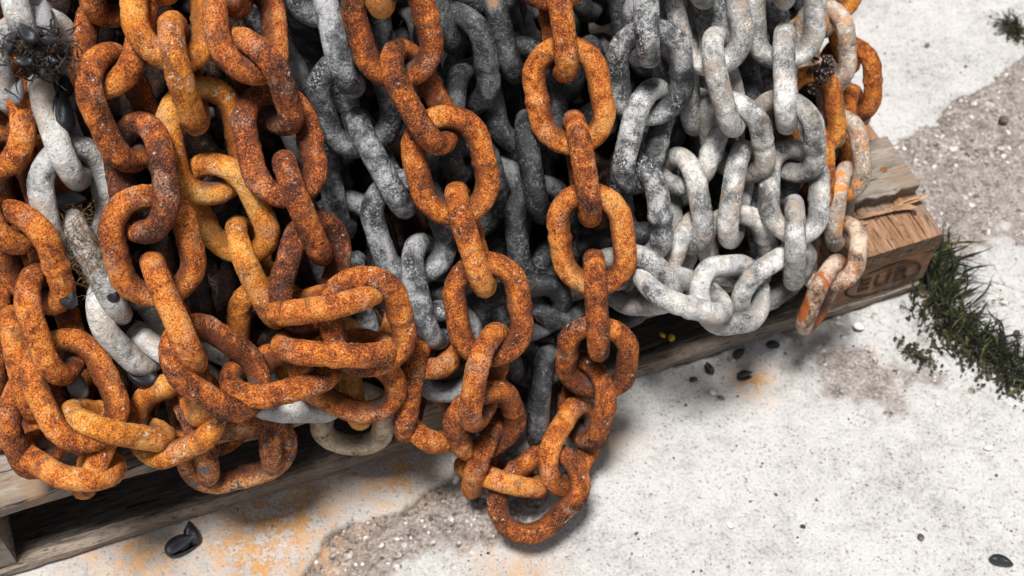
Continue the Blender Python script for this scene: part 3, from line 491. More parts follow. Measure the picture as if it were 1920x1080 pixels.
  ('F1_10', 'dark', [(-62.8, 202.8, 436.8, 0.573, 0.357, -0.079, -0.734), (-64.6, 159.8, 389.3, 0.735, 0.110, 0.634, -0.215), (-61.9, 121.7, 333.3, 0.618, 0.433, -0.080, -0.651), (-40.3, 73.9, 289.8, 0.819, 0.052, 0.496, -0.283), (-29.4, 23.4, 249.2, 0.645, 0.195, 0.103, -0.732), (-35.8, -45.3, 207.3, 0.713, -0.090, 0.475, -0.507), (-43.2, -113.1, 175.1, 0.568, 0.301, -0.033, -0.765)]),
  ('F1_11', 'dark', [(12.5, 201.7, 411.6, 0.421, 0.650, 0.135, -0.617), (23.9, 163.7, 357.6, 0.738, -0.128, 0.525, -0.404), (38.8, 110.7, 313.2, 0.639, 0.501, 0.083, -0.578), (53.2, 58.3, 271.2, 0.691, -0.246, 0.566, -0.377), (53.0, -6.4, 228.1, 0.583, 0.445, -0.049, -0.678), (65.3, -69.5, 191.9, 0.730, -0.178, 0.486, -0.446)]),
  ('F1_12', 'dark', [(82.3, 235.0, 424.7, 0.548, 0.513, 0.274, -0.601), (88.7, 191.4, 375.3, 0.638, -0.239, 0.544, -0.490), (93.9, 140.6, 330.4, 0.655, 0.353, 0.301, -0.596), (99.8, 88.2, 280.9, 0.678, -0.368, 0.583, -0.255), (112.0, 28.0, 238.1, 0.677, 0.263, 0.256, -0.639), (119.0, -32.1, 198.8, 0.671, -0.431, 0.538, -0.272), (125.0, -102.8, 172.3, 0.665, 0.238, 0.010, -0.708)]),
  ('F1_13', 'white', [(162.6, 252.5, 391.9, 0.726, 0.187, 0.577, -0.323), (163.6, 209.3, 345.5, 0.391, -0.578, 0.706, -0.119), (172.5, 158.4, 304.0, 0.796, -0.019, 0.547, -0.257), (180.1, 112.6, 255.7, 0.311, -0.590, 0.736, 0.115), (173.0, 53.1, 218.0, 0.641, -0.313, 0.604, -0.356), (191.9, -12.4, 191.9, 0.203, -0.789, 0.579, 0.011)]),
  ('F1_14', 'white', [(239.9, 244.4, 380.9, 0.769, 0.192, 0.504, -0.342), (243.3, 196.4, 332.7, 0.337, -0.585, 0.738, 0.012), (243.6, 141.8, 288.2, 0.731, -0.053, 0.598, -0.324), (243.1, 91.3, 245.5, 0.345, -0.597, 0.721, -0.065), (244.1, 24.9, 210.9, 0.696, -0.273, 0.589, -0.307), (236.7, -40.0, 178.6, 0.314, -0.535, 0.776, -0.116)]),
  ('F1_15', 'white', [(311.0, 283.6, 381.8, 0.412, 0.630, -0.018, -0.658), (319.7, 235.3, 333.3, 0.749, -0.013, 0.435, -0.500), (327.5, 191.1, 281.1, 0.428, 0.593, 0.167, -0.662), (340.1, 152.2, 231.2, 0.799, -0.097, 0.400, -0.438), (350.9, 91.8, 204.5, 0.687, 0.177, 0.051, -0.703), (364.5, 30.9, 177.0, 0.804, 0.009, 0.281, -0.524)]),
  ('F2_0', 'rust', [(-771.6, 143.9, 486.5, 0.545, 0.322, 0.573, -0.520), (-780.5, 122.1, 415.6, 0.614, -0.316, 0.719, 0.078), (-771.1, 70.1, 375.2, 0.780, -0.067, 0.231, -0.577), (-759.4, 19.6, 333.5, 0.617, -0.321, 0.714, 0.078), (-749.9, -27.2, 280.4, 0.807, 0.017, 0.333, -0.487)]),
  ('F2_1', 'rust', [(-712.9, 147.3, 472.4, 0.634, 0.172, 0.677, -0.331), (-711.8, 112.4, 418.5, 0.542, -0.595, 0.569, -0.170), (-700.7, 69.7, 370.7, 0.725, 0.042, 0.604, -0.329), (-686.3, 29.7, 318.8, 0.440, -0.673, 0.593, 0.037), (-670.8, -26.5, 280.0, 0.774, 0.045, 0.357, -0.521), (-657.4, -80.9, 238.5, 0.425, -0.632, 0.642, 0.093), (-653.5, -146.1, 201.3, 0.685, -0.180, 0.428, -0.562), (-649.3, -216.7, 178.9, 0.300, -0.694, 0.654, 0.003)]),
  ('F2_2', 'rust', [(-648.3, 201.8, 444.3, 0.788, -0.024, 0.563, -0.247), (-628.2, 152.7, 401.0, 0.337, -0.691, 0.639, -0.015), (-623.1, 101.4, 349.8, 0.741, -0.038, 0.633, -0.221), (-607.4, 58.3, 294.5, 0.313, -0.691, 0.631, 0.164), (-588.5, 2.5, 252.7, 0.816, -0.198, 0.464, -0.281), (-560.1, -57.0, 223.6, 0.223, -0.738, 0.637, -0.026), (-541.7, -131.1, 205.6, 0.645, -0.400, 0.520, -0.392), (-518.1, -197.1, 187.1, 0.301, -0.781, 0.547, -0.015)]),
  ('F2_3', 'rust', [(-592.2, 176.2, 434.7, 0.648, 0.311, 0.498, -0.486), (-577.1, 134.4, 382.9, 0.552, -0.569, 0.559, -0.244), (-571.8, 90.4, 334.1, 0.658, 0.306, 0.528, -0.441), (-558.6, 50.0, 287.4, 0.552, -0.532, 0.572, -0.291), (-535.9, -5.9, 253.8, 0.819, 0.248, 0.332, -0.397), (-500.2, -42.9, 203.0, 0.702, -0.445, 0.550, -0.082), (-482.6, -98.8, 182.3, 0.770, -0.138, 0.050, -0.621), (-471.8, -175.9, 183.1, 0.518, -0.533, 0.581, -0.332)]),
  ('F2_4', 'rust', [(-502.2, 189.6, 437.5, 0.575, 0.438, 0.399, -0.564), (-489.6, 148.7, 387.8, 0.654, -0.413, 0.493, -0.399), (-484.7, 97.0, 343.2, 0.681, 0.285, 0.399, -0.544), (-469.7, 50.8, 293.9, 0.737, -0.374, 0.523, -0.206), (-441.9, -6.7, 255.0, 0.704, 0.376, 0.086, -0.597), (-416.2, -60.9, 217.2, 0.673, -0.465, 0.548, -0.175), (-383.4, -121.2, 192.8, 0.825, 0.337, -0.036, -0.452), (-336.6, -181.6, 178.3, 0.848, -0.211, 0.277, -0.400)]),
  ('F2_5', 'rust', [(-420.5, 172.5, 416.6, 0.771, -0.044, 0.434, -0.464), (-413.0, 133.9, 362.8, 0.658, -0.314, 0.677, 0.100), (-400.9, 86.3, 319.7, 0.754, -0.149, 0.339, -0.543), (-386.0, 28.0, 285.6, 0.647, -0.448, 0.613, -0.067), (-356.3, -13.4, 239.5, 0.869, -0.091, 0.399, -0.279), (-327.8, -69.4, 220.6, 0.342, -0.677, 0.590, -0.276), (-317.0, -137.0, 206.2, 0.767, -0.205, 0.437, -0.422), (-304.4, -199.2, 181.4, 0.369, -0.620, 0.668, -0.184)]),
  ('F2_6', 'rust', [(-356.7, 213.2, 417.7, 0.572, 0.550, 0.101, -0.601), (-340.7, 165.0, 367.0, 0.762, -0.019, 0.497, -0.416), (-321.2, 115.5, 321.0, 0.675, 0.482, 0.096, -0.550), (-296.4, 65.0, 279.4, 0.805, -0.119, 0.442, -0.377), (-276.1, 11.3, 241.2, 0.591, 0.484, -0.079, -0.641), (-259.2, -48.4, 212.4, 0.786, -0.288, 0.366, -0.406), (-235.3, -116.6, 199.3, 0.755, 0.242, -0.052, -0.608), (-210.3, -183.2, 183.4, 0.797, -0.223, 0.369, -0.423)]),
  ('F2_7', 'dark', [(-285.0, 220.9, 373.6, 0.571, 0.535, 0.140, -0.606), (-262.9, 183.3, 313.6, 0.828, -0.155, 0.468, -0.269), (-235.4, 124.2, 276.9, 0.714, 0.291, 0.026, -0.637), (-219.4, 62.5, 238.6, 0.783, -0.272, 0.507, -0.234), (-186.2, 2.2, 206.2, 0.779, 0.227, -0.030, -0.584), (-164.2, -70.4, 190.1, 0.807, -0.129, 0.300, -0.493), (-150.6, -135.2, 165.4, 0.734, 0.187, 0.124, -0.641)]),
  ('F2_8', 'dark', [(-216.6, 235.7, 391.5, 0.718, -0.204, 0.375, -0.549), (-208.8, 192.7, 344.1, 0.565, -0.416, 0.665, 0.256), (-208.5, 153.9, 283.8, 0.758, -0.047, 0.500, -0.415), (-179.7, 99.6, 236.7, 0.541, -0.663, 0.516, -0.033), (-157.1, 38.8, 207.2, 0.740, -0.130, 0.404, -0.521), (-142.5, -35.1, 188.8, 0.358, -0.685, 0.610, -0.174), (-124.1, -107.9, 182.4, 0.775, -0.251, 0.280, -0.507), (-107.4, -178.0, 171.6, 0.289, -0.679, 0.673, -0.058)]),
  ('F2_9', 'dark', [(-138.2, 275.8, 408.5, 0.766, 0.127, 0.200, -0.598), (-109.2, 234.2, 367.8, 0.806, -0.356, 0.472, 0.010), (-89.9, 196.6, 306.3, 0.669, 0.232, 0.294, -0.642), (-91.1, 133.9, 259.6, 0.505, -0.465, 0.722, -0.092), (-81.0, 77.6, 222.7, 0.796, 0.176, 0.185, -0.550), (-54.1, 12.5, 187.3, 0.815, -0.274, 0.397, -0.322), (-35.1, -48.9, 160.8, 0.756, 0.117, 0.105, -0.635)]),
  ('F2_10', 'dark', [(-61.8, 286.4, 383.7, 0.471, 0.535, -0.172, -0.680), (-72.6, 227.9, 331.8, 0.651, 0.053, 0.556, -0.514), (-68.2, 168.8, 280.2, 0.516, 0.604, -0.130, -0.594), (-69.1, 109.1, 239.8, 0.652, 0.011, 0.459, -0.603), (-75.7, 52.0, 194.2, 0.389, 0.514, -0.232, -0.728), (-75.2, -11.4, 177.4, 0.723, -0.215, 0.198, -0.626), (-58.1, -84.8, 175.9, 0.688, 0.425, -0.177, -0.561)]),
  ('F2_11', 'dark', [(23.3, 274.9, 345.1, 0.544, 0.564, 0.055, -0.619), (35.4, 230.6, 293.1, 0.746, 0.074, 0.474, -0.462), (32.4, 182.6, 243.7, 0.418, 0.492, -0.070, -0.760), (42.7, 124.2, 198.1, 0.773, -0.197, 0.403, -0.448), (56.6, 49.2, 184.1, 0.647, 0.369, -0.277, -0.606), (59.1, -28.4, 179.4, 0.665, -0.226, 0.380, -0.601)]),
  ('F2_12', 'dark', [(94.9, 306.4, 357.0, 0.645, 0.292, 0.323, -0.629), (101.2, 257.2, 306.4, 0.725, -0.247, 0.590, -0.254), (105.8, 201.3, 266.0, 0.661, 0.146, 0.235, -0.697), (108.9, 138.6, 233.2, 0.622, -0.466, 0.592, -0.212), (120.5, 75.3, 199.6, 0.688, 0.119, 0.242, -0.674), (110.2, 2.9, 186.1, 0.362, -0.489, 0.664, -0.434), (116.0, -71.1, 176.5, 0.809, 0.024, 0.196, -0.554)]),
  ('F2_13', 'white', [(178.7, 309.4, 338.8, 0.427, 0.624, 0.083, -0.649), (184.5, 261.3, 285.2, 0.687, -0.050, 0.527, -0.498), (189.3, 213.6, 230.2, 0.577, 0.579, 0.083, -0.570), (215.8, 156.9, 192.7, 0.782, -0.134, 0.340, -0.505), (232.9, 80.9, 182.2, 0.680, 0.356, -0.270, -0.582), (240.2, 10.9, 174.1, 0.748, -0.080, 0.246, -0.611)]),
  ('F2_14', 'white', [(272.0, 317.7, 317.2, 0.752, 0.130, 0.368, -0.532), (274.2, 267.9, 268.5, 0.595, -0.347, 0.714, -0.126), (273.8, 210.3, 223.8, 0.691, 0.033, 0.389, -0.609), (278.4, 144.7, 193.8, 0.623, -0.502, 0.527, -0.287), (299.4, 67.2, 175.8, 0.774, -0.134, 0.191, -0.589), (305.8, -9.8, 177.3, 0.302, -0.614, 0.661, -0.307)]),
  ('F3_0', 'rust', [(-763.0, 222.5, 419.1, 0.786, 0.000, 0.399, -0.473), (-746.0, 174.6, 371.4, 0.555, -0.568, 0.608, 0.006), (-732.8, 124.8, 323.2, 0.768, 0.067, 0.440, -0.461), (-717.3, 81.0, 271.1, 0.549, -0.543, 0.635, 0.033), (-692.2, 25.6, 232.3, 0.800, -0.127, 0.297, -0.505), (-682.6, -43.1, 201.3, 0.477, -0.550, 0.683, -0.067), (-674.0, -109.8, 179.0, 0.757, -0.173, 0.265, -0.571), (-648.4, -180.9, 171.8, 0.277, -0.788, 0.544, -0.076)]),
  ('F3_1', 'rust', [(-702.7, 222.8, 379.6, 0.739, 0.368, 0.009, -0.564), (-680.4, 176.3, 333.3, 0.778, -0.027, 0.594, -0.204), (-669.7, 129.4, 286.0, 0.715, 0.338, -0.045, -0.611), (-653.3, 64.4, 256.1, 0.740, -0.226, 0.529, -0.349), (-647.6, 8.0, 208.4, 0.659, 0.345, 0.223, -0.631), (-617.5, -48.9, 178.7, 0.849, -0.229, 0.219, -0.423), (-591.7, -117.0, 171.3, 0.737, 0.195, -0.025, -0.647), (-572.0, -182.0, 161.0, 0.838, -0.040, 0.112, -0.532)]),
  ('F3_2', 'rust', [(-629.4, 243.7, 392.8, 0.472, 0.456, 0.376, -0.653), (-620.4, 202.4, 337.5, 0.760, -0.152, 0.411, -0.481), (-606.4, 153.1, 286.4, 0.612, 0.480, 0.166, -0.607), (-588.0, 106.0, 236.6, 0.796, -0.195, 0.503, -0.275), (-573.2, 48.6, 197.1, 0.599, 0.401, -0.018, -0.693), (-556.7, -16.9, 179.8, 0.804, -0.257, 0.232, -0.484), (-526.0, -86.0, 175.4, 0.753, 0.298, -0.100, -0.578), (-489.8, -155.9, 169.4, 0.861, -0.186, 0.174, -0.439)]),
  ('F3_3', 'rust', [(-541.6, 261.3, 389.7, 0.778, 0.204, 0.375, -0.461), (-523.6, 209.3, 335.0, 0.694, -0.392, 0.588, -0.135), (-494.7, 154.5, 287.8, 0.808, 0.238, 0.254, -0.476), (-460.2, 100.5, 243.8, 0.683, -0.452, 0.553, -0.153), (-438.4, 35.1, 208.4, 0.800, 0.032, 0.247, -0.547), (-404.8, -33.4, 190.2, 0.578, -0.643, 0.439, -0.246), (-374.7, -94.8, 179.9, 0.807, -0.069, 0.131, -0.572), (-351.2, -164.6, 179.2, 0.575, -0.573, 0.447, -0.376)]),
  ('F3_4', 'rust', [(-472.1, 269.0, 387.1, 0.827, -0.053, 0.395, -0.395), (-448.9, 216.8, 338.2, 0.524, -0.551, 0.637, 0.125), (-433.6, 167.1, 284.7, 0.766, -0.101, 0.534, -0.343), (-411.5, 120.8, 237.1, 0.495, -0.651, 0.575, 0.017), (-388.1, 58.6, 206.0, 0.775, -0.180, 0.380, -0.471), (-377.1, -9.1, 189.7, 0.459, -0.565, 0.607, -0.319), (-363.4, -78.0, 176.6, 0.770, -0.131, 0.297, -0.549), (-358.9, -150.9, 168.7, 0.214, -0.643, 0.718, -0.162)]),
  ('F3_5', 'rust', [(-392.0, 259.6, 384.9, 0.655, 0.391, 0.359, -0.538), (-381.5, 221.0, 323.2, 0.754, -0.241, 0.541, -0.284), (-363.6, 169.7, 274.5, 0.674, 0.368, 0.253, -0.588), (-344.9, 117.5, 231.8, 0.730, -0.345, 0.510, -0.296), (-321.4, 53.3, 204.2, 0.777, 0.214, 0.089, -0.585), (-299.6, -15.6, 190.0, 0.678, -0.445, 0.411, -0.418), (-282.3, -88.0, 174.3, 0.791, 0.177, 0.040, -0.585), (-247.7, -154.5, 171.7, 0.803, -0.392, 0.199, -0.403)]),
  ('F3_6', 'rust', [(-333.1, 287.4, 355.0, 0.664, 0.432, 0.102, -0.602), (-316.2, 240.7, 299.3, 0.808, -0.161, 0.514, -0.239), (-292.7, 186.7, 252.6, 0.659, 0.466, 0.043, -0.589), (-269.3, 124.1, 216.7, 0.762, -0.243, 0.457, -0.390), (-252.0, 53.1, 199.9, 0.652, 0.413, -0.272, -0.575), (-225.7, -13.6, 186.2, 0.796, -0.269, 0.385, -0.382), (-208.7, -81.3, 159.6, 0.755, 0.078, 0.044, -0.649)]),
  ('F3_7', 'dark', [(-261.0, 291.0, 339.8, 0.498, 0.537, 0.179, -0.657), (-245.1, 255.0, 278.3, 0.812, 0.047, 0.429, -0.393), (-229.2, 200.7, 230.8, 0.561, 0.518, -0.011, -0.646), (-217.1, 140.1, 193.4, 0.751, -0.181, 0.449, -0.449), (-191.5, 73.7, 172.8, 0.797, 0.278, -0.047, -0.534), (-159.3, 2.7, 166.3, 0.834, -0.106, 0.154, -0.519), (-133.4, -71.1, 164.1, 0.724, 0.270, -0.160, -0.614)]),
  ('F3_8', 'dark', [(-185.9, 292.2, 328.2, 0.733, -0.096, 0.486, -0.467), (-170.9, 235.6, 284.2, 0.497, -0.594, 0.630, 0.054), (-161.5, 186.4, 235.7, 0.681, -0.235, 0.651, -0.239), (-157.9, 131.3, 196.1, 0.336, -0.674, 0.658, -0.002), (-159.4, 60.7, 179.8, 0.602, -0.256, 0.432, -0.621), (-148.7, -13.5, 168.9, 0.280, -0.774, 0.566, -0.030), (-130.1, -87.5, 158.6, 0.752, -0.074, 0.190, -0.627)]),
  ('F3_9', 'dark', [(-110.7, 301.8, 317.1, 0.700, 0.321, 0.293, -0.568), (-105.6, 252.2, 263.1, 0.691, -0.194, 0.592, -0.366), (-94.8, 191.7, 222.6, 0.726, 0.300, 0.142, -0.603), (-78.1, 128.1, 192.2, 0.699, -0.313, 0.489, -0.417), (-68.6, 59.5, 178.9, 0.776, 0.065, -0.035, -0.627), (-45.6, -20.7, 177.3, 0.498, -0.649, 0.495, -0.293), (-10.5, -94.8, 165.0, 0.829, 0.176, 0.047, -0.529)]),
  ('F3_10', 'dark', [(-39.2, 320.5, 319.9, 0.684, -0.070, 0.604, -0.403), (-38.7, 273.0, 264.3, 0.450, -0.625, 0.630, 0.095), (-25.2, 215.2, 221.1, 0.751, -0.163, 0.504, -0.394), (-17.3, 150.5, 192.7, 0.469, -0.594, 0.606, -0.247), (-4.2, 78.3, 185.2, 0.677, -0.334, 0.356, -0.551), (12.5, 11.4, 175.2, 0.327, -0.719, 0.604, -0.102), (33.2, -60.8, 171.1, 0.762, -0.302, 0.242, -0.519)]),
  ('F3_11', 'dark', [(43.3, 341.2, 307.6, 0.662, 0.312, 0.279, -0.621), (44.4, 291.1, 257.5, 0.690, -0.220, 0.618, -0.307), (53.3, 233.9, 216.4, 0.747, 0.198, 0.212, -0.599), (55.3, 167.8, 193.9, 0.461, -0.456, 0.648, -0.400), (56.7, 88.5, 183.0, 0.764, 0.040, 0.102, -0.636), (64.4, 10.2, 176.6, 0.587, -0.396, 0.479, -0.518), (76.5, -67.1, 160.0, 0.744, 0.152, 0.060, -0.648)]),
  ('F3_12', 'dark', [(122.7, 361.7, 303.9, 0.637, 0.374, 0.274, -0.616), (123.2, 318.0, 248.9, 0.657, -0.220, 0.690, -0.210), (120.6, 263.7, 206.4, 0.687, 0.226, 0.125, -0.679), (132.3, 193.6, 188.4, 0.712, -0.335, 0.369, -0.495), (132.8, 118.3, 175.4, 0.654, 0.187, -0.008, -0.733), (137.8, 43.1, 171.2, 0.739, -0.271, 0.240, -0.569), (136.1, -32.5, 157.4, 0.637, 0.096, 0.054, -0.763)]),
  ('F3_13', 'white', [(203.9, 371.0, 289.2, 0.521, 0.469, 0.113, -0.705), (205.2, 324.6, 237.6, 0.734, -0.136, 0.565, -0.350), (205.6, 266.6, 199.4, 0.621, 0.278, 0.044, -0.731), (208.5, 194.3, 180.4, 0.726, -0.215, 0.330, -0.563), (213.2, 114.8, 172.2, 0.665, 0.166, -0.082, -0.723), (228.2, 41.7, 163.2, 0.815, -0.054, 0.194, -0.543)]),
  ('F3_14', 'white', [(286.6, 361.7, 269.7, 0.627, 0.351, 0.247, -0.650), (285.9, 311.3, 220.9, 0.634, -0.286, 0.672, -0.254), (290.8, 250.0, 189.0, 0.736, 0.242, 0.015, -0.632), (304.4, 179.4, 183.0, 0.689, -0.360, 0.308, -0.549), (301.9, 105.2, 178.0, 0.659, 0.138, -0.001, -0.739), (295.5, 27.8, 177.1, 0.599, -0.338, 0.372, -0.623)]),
]
LABELS = {
  'A': ('red-brown rusty chain hanging left of the bright orange one, its end bunched over the wood', None),
  'T': ('short hanging piece of chain ending in a tan crusted link at the pallet edge', None),
  'B': ('bright orange rusted chain with white flecks, between the red-brown and the maroon ones', None),
  'D': ('dark maroon rusty chain beside the bright orange one, ending in a knot of stacked links', None),
  'W': ('pale grey chain at the left with mussels and brown fibres tangled around it', None),
  'L': ('rusty chain near the left edge, sweeping into orange links lying above the deck', None),
  'L1': ('dark rusty chain strand behind the pale grey chain near the top left corner', None),
  'LE': ('rusty chain strand cut off by the left edge of the picture, halfway down', None),
  'LB': ('rusty chain loop hanging over the pallet front in the lower left corner', None),
  'Q': ('brown rusty chain end tucked behind the orange link near the deck board', None),
  'Q2': ('rust chain end with grey spots drooping over the dark bottom board', None),
  'AV': ('orange rusty chain link hanging upright beside the knot, between knot and long rusty loop', None),
  'M': ('grey chain running down just left of the long rusty middle chain', None),
  'N': ('grey chain strand half hidden between the maroon rusty chain and the grey one beside it', None),
  'M1': ('charcoal chain end lying across the top edge, left of the middle', None),
  'P': ('charcoal chain seen between the two sides of the long rusty loop, nearest its left side', None),
  'P2': ('grey chain strand behind the left side of the long rusty loop, halfway down', None),
  'S': ('charcoal chain hanging just left of the right side of the long rusty loop', None),
  'S2': ('darkest charcoal strand in the middle of the gap inside the long rusty loop', None),
  'G1': ('charcoal and silver chain hanging right of the long rusty loop, curling back behind it', None),
  'V': ('black chain piece hanging low inside the long rusty loop above the concrete', None),
  'V2': ('small black chain piece low behind the left side of the long rusty loop', None),
  'GH': ('pale chain at the right front that turns and runs left along the pallet edge', None),
  'G3': ('pale tan-grey chain second from the right among the pale ones', None),
  'G4': ('pale chain with a sideways C-shaped link, beside the charcoal and silver chain', None),
  'G5': ('pale chain strand mostly hidden behind the sideways C-shaped link', None),
  'G6': ('pale chain strand in the dark gap between the two pale front chains', None),
  'K': ('pale chain with orange rust stains hanging at the far right by the stamped block', None),
  'O': ('vivid orange rusty chain sticking out against the concrete at the upper right', None),
  'PO': ('vivid orange chain strand peeping out behind the pale front chain at the right', None),
  'R': ('long rusty chain in the middle whose loop hangs down in front onto the concrete', None),
  'F1_0': ('rusty chain strand glimpsed through gaps in the second layer of the left of the pile', 'rusty chain strands in the second layer of the pile, left'),
  'F1_1': ('rusty chain strand glimpsed through gaps in the second layer of the left of the pile', 'rusty chain strands in the second layer of the pile, left'),
  'F1_2': ('rusty chain strand glimpsed through gaps in the second layer of the left of the pile', 'rusty chain strands in the second layer of the pile, left'),
  'F1_3': ('rusty chain strand glimpsed through gaps in the second layer of the left of the pile', 'rusty chain strands in the second layer of the pile, left'),
  'F1_4': ('rusty chain strand glimpsed through gaps in the second layer of the left of the pile', 'rusty chain strands in the second layer of the pile, left'),
  'F1_5': ('rusty chain strand glimpsed through gaps in the second layer of the left of the pile', 'rusty chain strands in the second layer of the pile, left'),
  'F1_6': ('rusty chain strand glimpsed through gaps in the second layer of the left of the pile', 'rusty chain strands in the second layer of the pile, left'),
  'F1_7': ('rusty chain strand glimpsed through gaps in the second layer of the left of the pile', 'rusty chain strands in the second layer of the pile, left'),
  'F1_8': ('rusty chain strand glimpsed through gaps in the second layer of the left of the pile', 'rusty chain strands in the second layer of the pile, left'),
  'F1_9': ('charcoal chain strand glimpsed through gaps in the second layer of the middle of the pile', 'charcoal chain strands in the second layer of the pile, middle'),
  'F1_10': ('charcoal chain strand glimpsed through gaps in the second layer of the middle of the pile', 'charcoal chain strands in the second layer of the pile, middle'),
  'F1_11': ('charcoal chain strand glimpsed through gaps in the second layer of the middle of the pile', 'charcoal chain strands in the second layer of the pile, middle'),
  'F1_12': ('charcoal chain strand glimpsed through gaps in the second layer of the middle of the pile', 'charcoal chain strands in the second layer of the pile, middle'),
  'F1_13': ('pale chain strand glimpsed through gaps in the second layer of the right of the pile', 'pale chain strands in the second layer of the pile, right'),
  'F1_14': ('pale chain strand glimpsed through gaps in the second layer of the right of the pile', 'pale chain strands in the second layer of the pile, right'),
  'F1_15': ('pale chain strand glimpsed through gaps in the second layer of the right of the pile', 'pale chain strands in the second layer of the pile, right'),
  'F2_0': ('rusty chain strand glimpsed through gaps in the deep inside of the left of the pile', 'rusty chain strands in the deep inside of the pile, left'),
  'F2_1': ('rusty chain strand glimpsed through gaps in the deep inside of the left of the pile', 'rusty chain strands in the deep inside of the pile, left'),
  'F2_2': ('rusty chain strand glimpsed through gaps in the deep inside of the left of the pile', 'rusty chain strands in the deep inside of the pile, left'),
  'F2_3': ('rusty chain strand glimpsed through gaps in the deep inside of the left of the pile', 'rusty chain strands in the deep inside of the pile, left'),
  'F2_4': ('rusty chain strand glimpsed through gaps in the deep inside of the left of the pile', 'rusty chain strands in the deep inside of the pile, left'),
  'F2_5': ('rusty chain strand glimpsed through gaps in the deep inside of the left of the pile', 'rusty chain strands in the deep inside of the pile, left'),
  'F2_6': ('rusty chain strand glimpsed through gaps in the deep inside of the left of the pile', 'rusty chain strands in the deep inside of the pile, left'),
  'F2_7': ('charcoal chain strand glimpsed through gaps in the deep inside of the middle of the pile', 'charcoal chain strands in the deep inside of the pile, middle'),
  'F2_8': ('charcoal chain strand glimpsed through gaps in the deep inside of the middle of the pile', 'charcoal chain strands in the deep inside of the pile, middle'),
  'F2_9': ('charcoal chain strand glimpsed through gaps in the deep inside of the middle of the pile', 'charcoal chain strands in the deep inside of the pile, middle'),
  'F2_10': ('charcoal chain strand glimpsed through gaps in the deep inside of the middle of the pile', 'charcoal chain strands in the deep inside of the pile, middle'),
  'F2_11': ('charcoal chain strand glimpsed through gaps in the deep inside of the middle of the pile', 'charcoal chain strands in the deep inside of the pile, middle'),
  'F2_12': ('charcoal chain strand glimpsed through gaps in the deep inside of the middle of the pile', 'charcoal chain strands in the deep inside of the pile, middle'),
  'F2_13': ('pale chain strand glimpsed through gaps in the deep inside of the right of the pile', 'pale chain strands in the deep inside of the pile, right'),
  'F2_14': ('pale chain strand glimpsed through gaps in the deep inside of the right of the pile', 'pale chain strands in the deep inside of the pile, right'),
  'F3_0': ('rusty chain strand glimpsed through gaps in the very bottom of the left of the pile', 'rusty chain strands in the very bottom of the pile, left'),
  'F3_1': ('rusty chain strand glimpsed through gaps in the very bottom of the left of the pile', 'rusty chain strands in the very bottom of the pile, left'),
  'F3_2': ('rusty chain strand glimpsed through gaps in the very bottom of the left of the pile', 'rusty chain strands in the very bottom of the pile, left'),
  'F3_3': ('rusty chain strand glimpsed through gaps in the very bottom of the left of the pile', 'rusty chain strands in the very bottom of the pile, left'),
  'F3_4': ('rusty chain strand glimpsed through gaps in the very bottom of the left of the pile', 'rusty chain strands in the very bottom of the pile, left'),
  'F3_5': ('rusty chain strand glimpsed through gaps in the very bottom of the left of the pile', 'rusty chain strands in the very bottom of the pile, left'),
  'F3_6': ('rusty chain strand glimpsed through gaps in the very bottom of the left of the pile', 'rusty chain strands in the very bottom of the pile, left'),
  'F3_7': ('charcoal chain strand glimpsed through gaps in the very bottom of the middle of the pile', 'charcoal chain strands in the very bottom of the pile, middle'),
  'F3_8': ('charcoal chain strand glimpsed through gaps in the very bottom of the middle of the pile', 'charcoal chain strands in the very bottom of the pile, middle'),
  'F3_9': ('charcoal chain strand glimpsed through gaps in the very bottom of the middle of the pile', 'charcoal chain strands in the very bottom of the pile, middle'),
  'F3_10': ('charcoal chain strand glimpsed through gaps in the very bottom of the middle of the pile', 'charcoal chain strands in the very bottom of the pile, middle'),
  'F3_11': ('charcoal chain strand glimpsed through gaps in the very bottom of the middle of the pile', 'charcoal chain strands in the very bottom of the pile, middle'),
  'F3_12': ('charcoal chain strand glimpsed through gaps in the very bottom of the middle of the pile', 'charcoal chain strands in the very bottom of the pile, middle'),
  'F3_13': ('pale chain strand glimpsed through gaps in the very bottom of the right of the pile', 'pale chain strands in the very bottom of the pile, right'),
  'F3_14': ('pale chain strand glimpsed through gaps in the very bottom of the right of the pile', 'pale chain strands in the very bottom of the pile, right'),
}
def style_of(key, style, i, n): 
    if key == 'D': return 'rustdark' if i < 6 else 'rust'
    if key == 'G1': return 'dark' if i > 4 else 'silver'
    if key == 'W': return 'pale'
    if key == 'GH' and i > 6: return 'pale'
    if key == 'K' and i >= 5: return 'stain2'
    if key == 'M' and i in (3, 5): return 'grey'
    if key == 'A' and i in (2, 3): return 'rustdark' if i == 3 else 'rust'
    if key == 'L' and i in (6, 7): return 'orange'
    if key == 'T': return 'orange' if i == 0 else 'tan'
    if key.startswith('F'): return {'rust': 'grime', 'dark': 'grime_grey', 'white': 'grime_grey'}[style] if i % 5 else 'grime'  # inner strands coloured near black to stand in for shade in the gaps
    if key in ('G5', 'G6'): return 'grey'  # pale strands at the back painted darker to suggest gap shade
    if key in ('S2', 'V2', 'P2'): return 'dark'
    return style
CHAIN_SIZE = {'K': 0.86, 'O': 0.87, 'PO': 0.9, 'GH': 0.95, 'G3': 0.96, 'G4': 0.96, 'R': 0.98}      # some chains are forged a little lighter
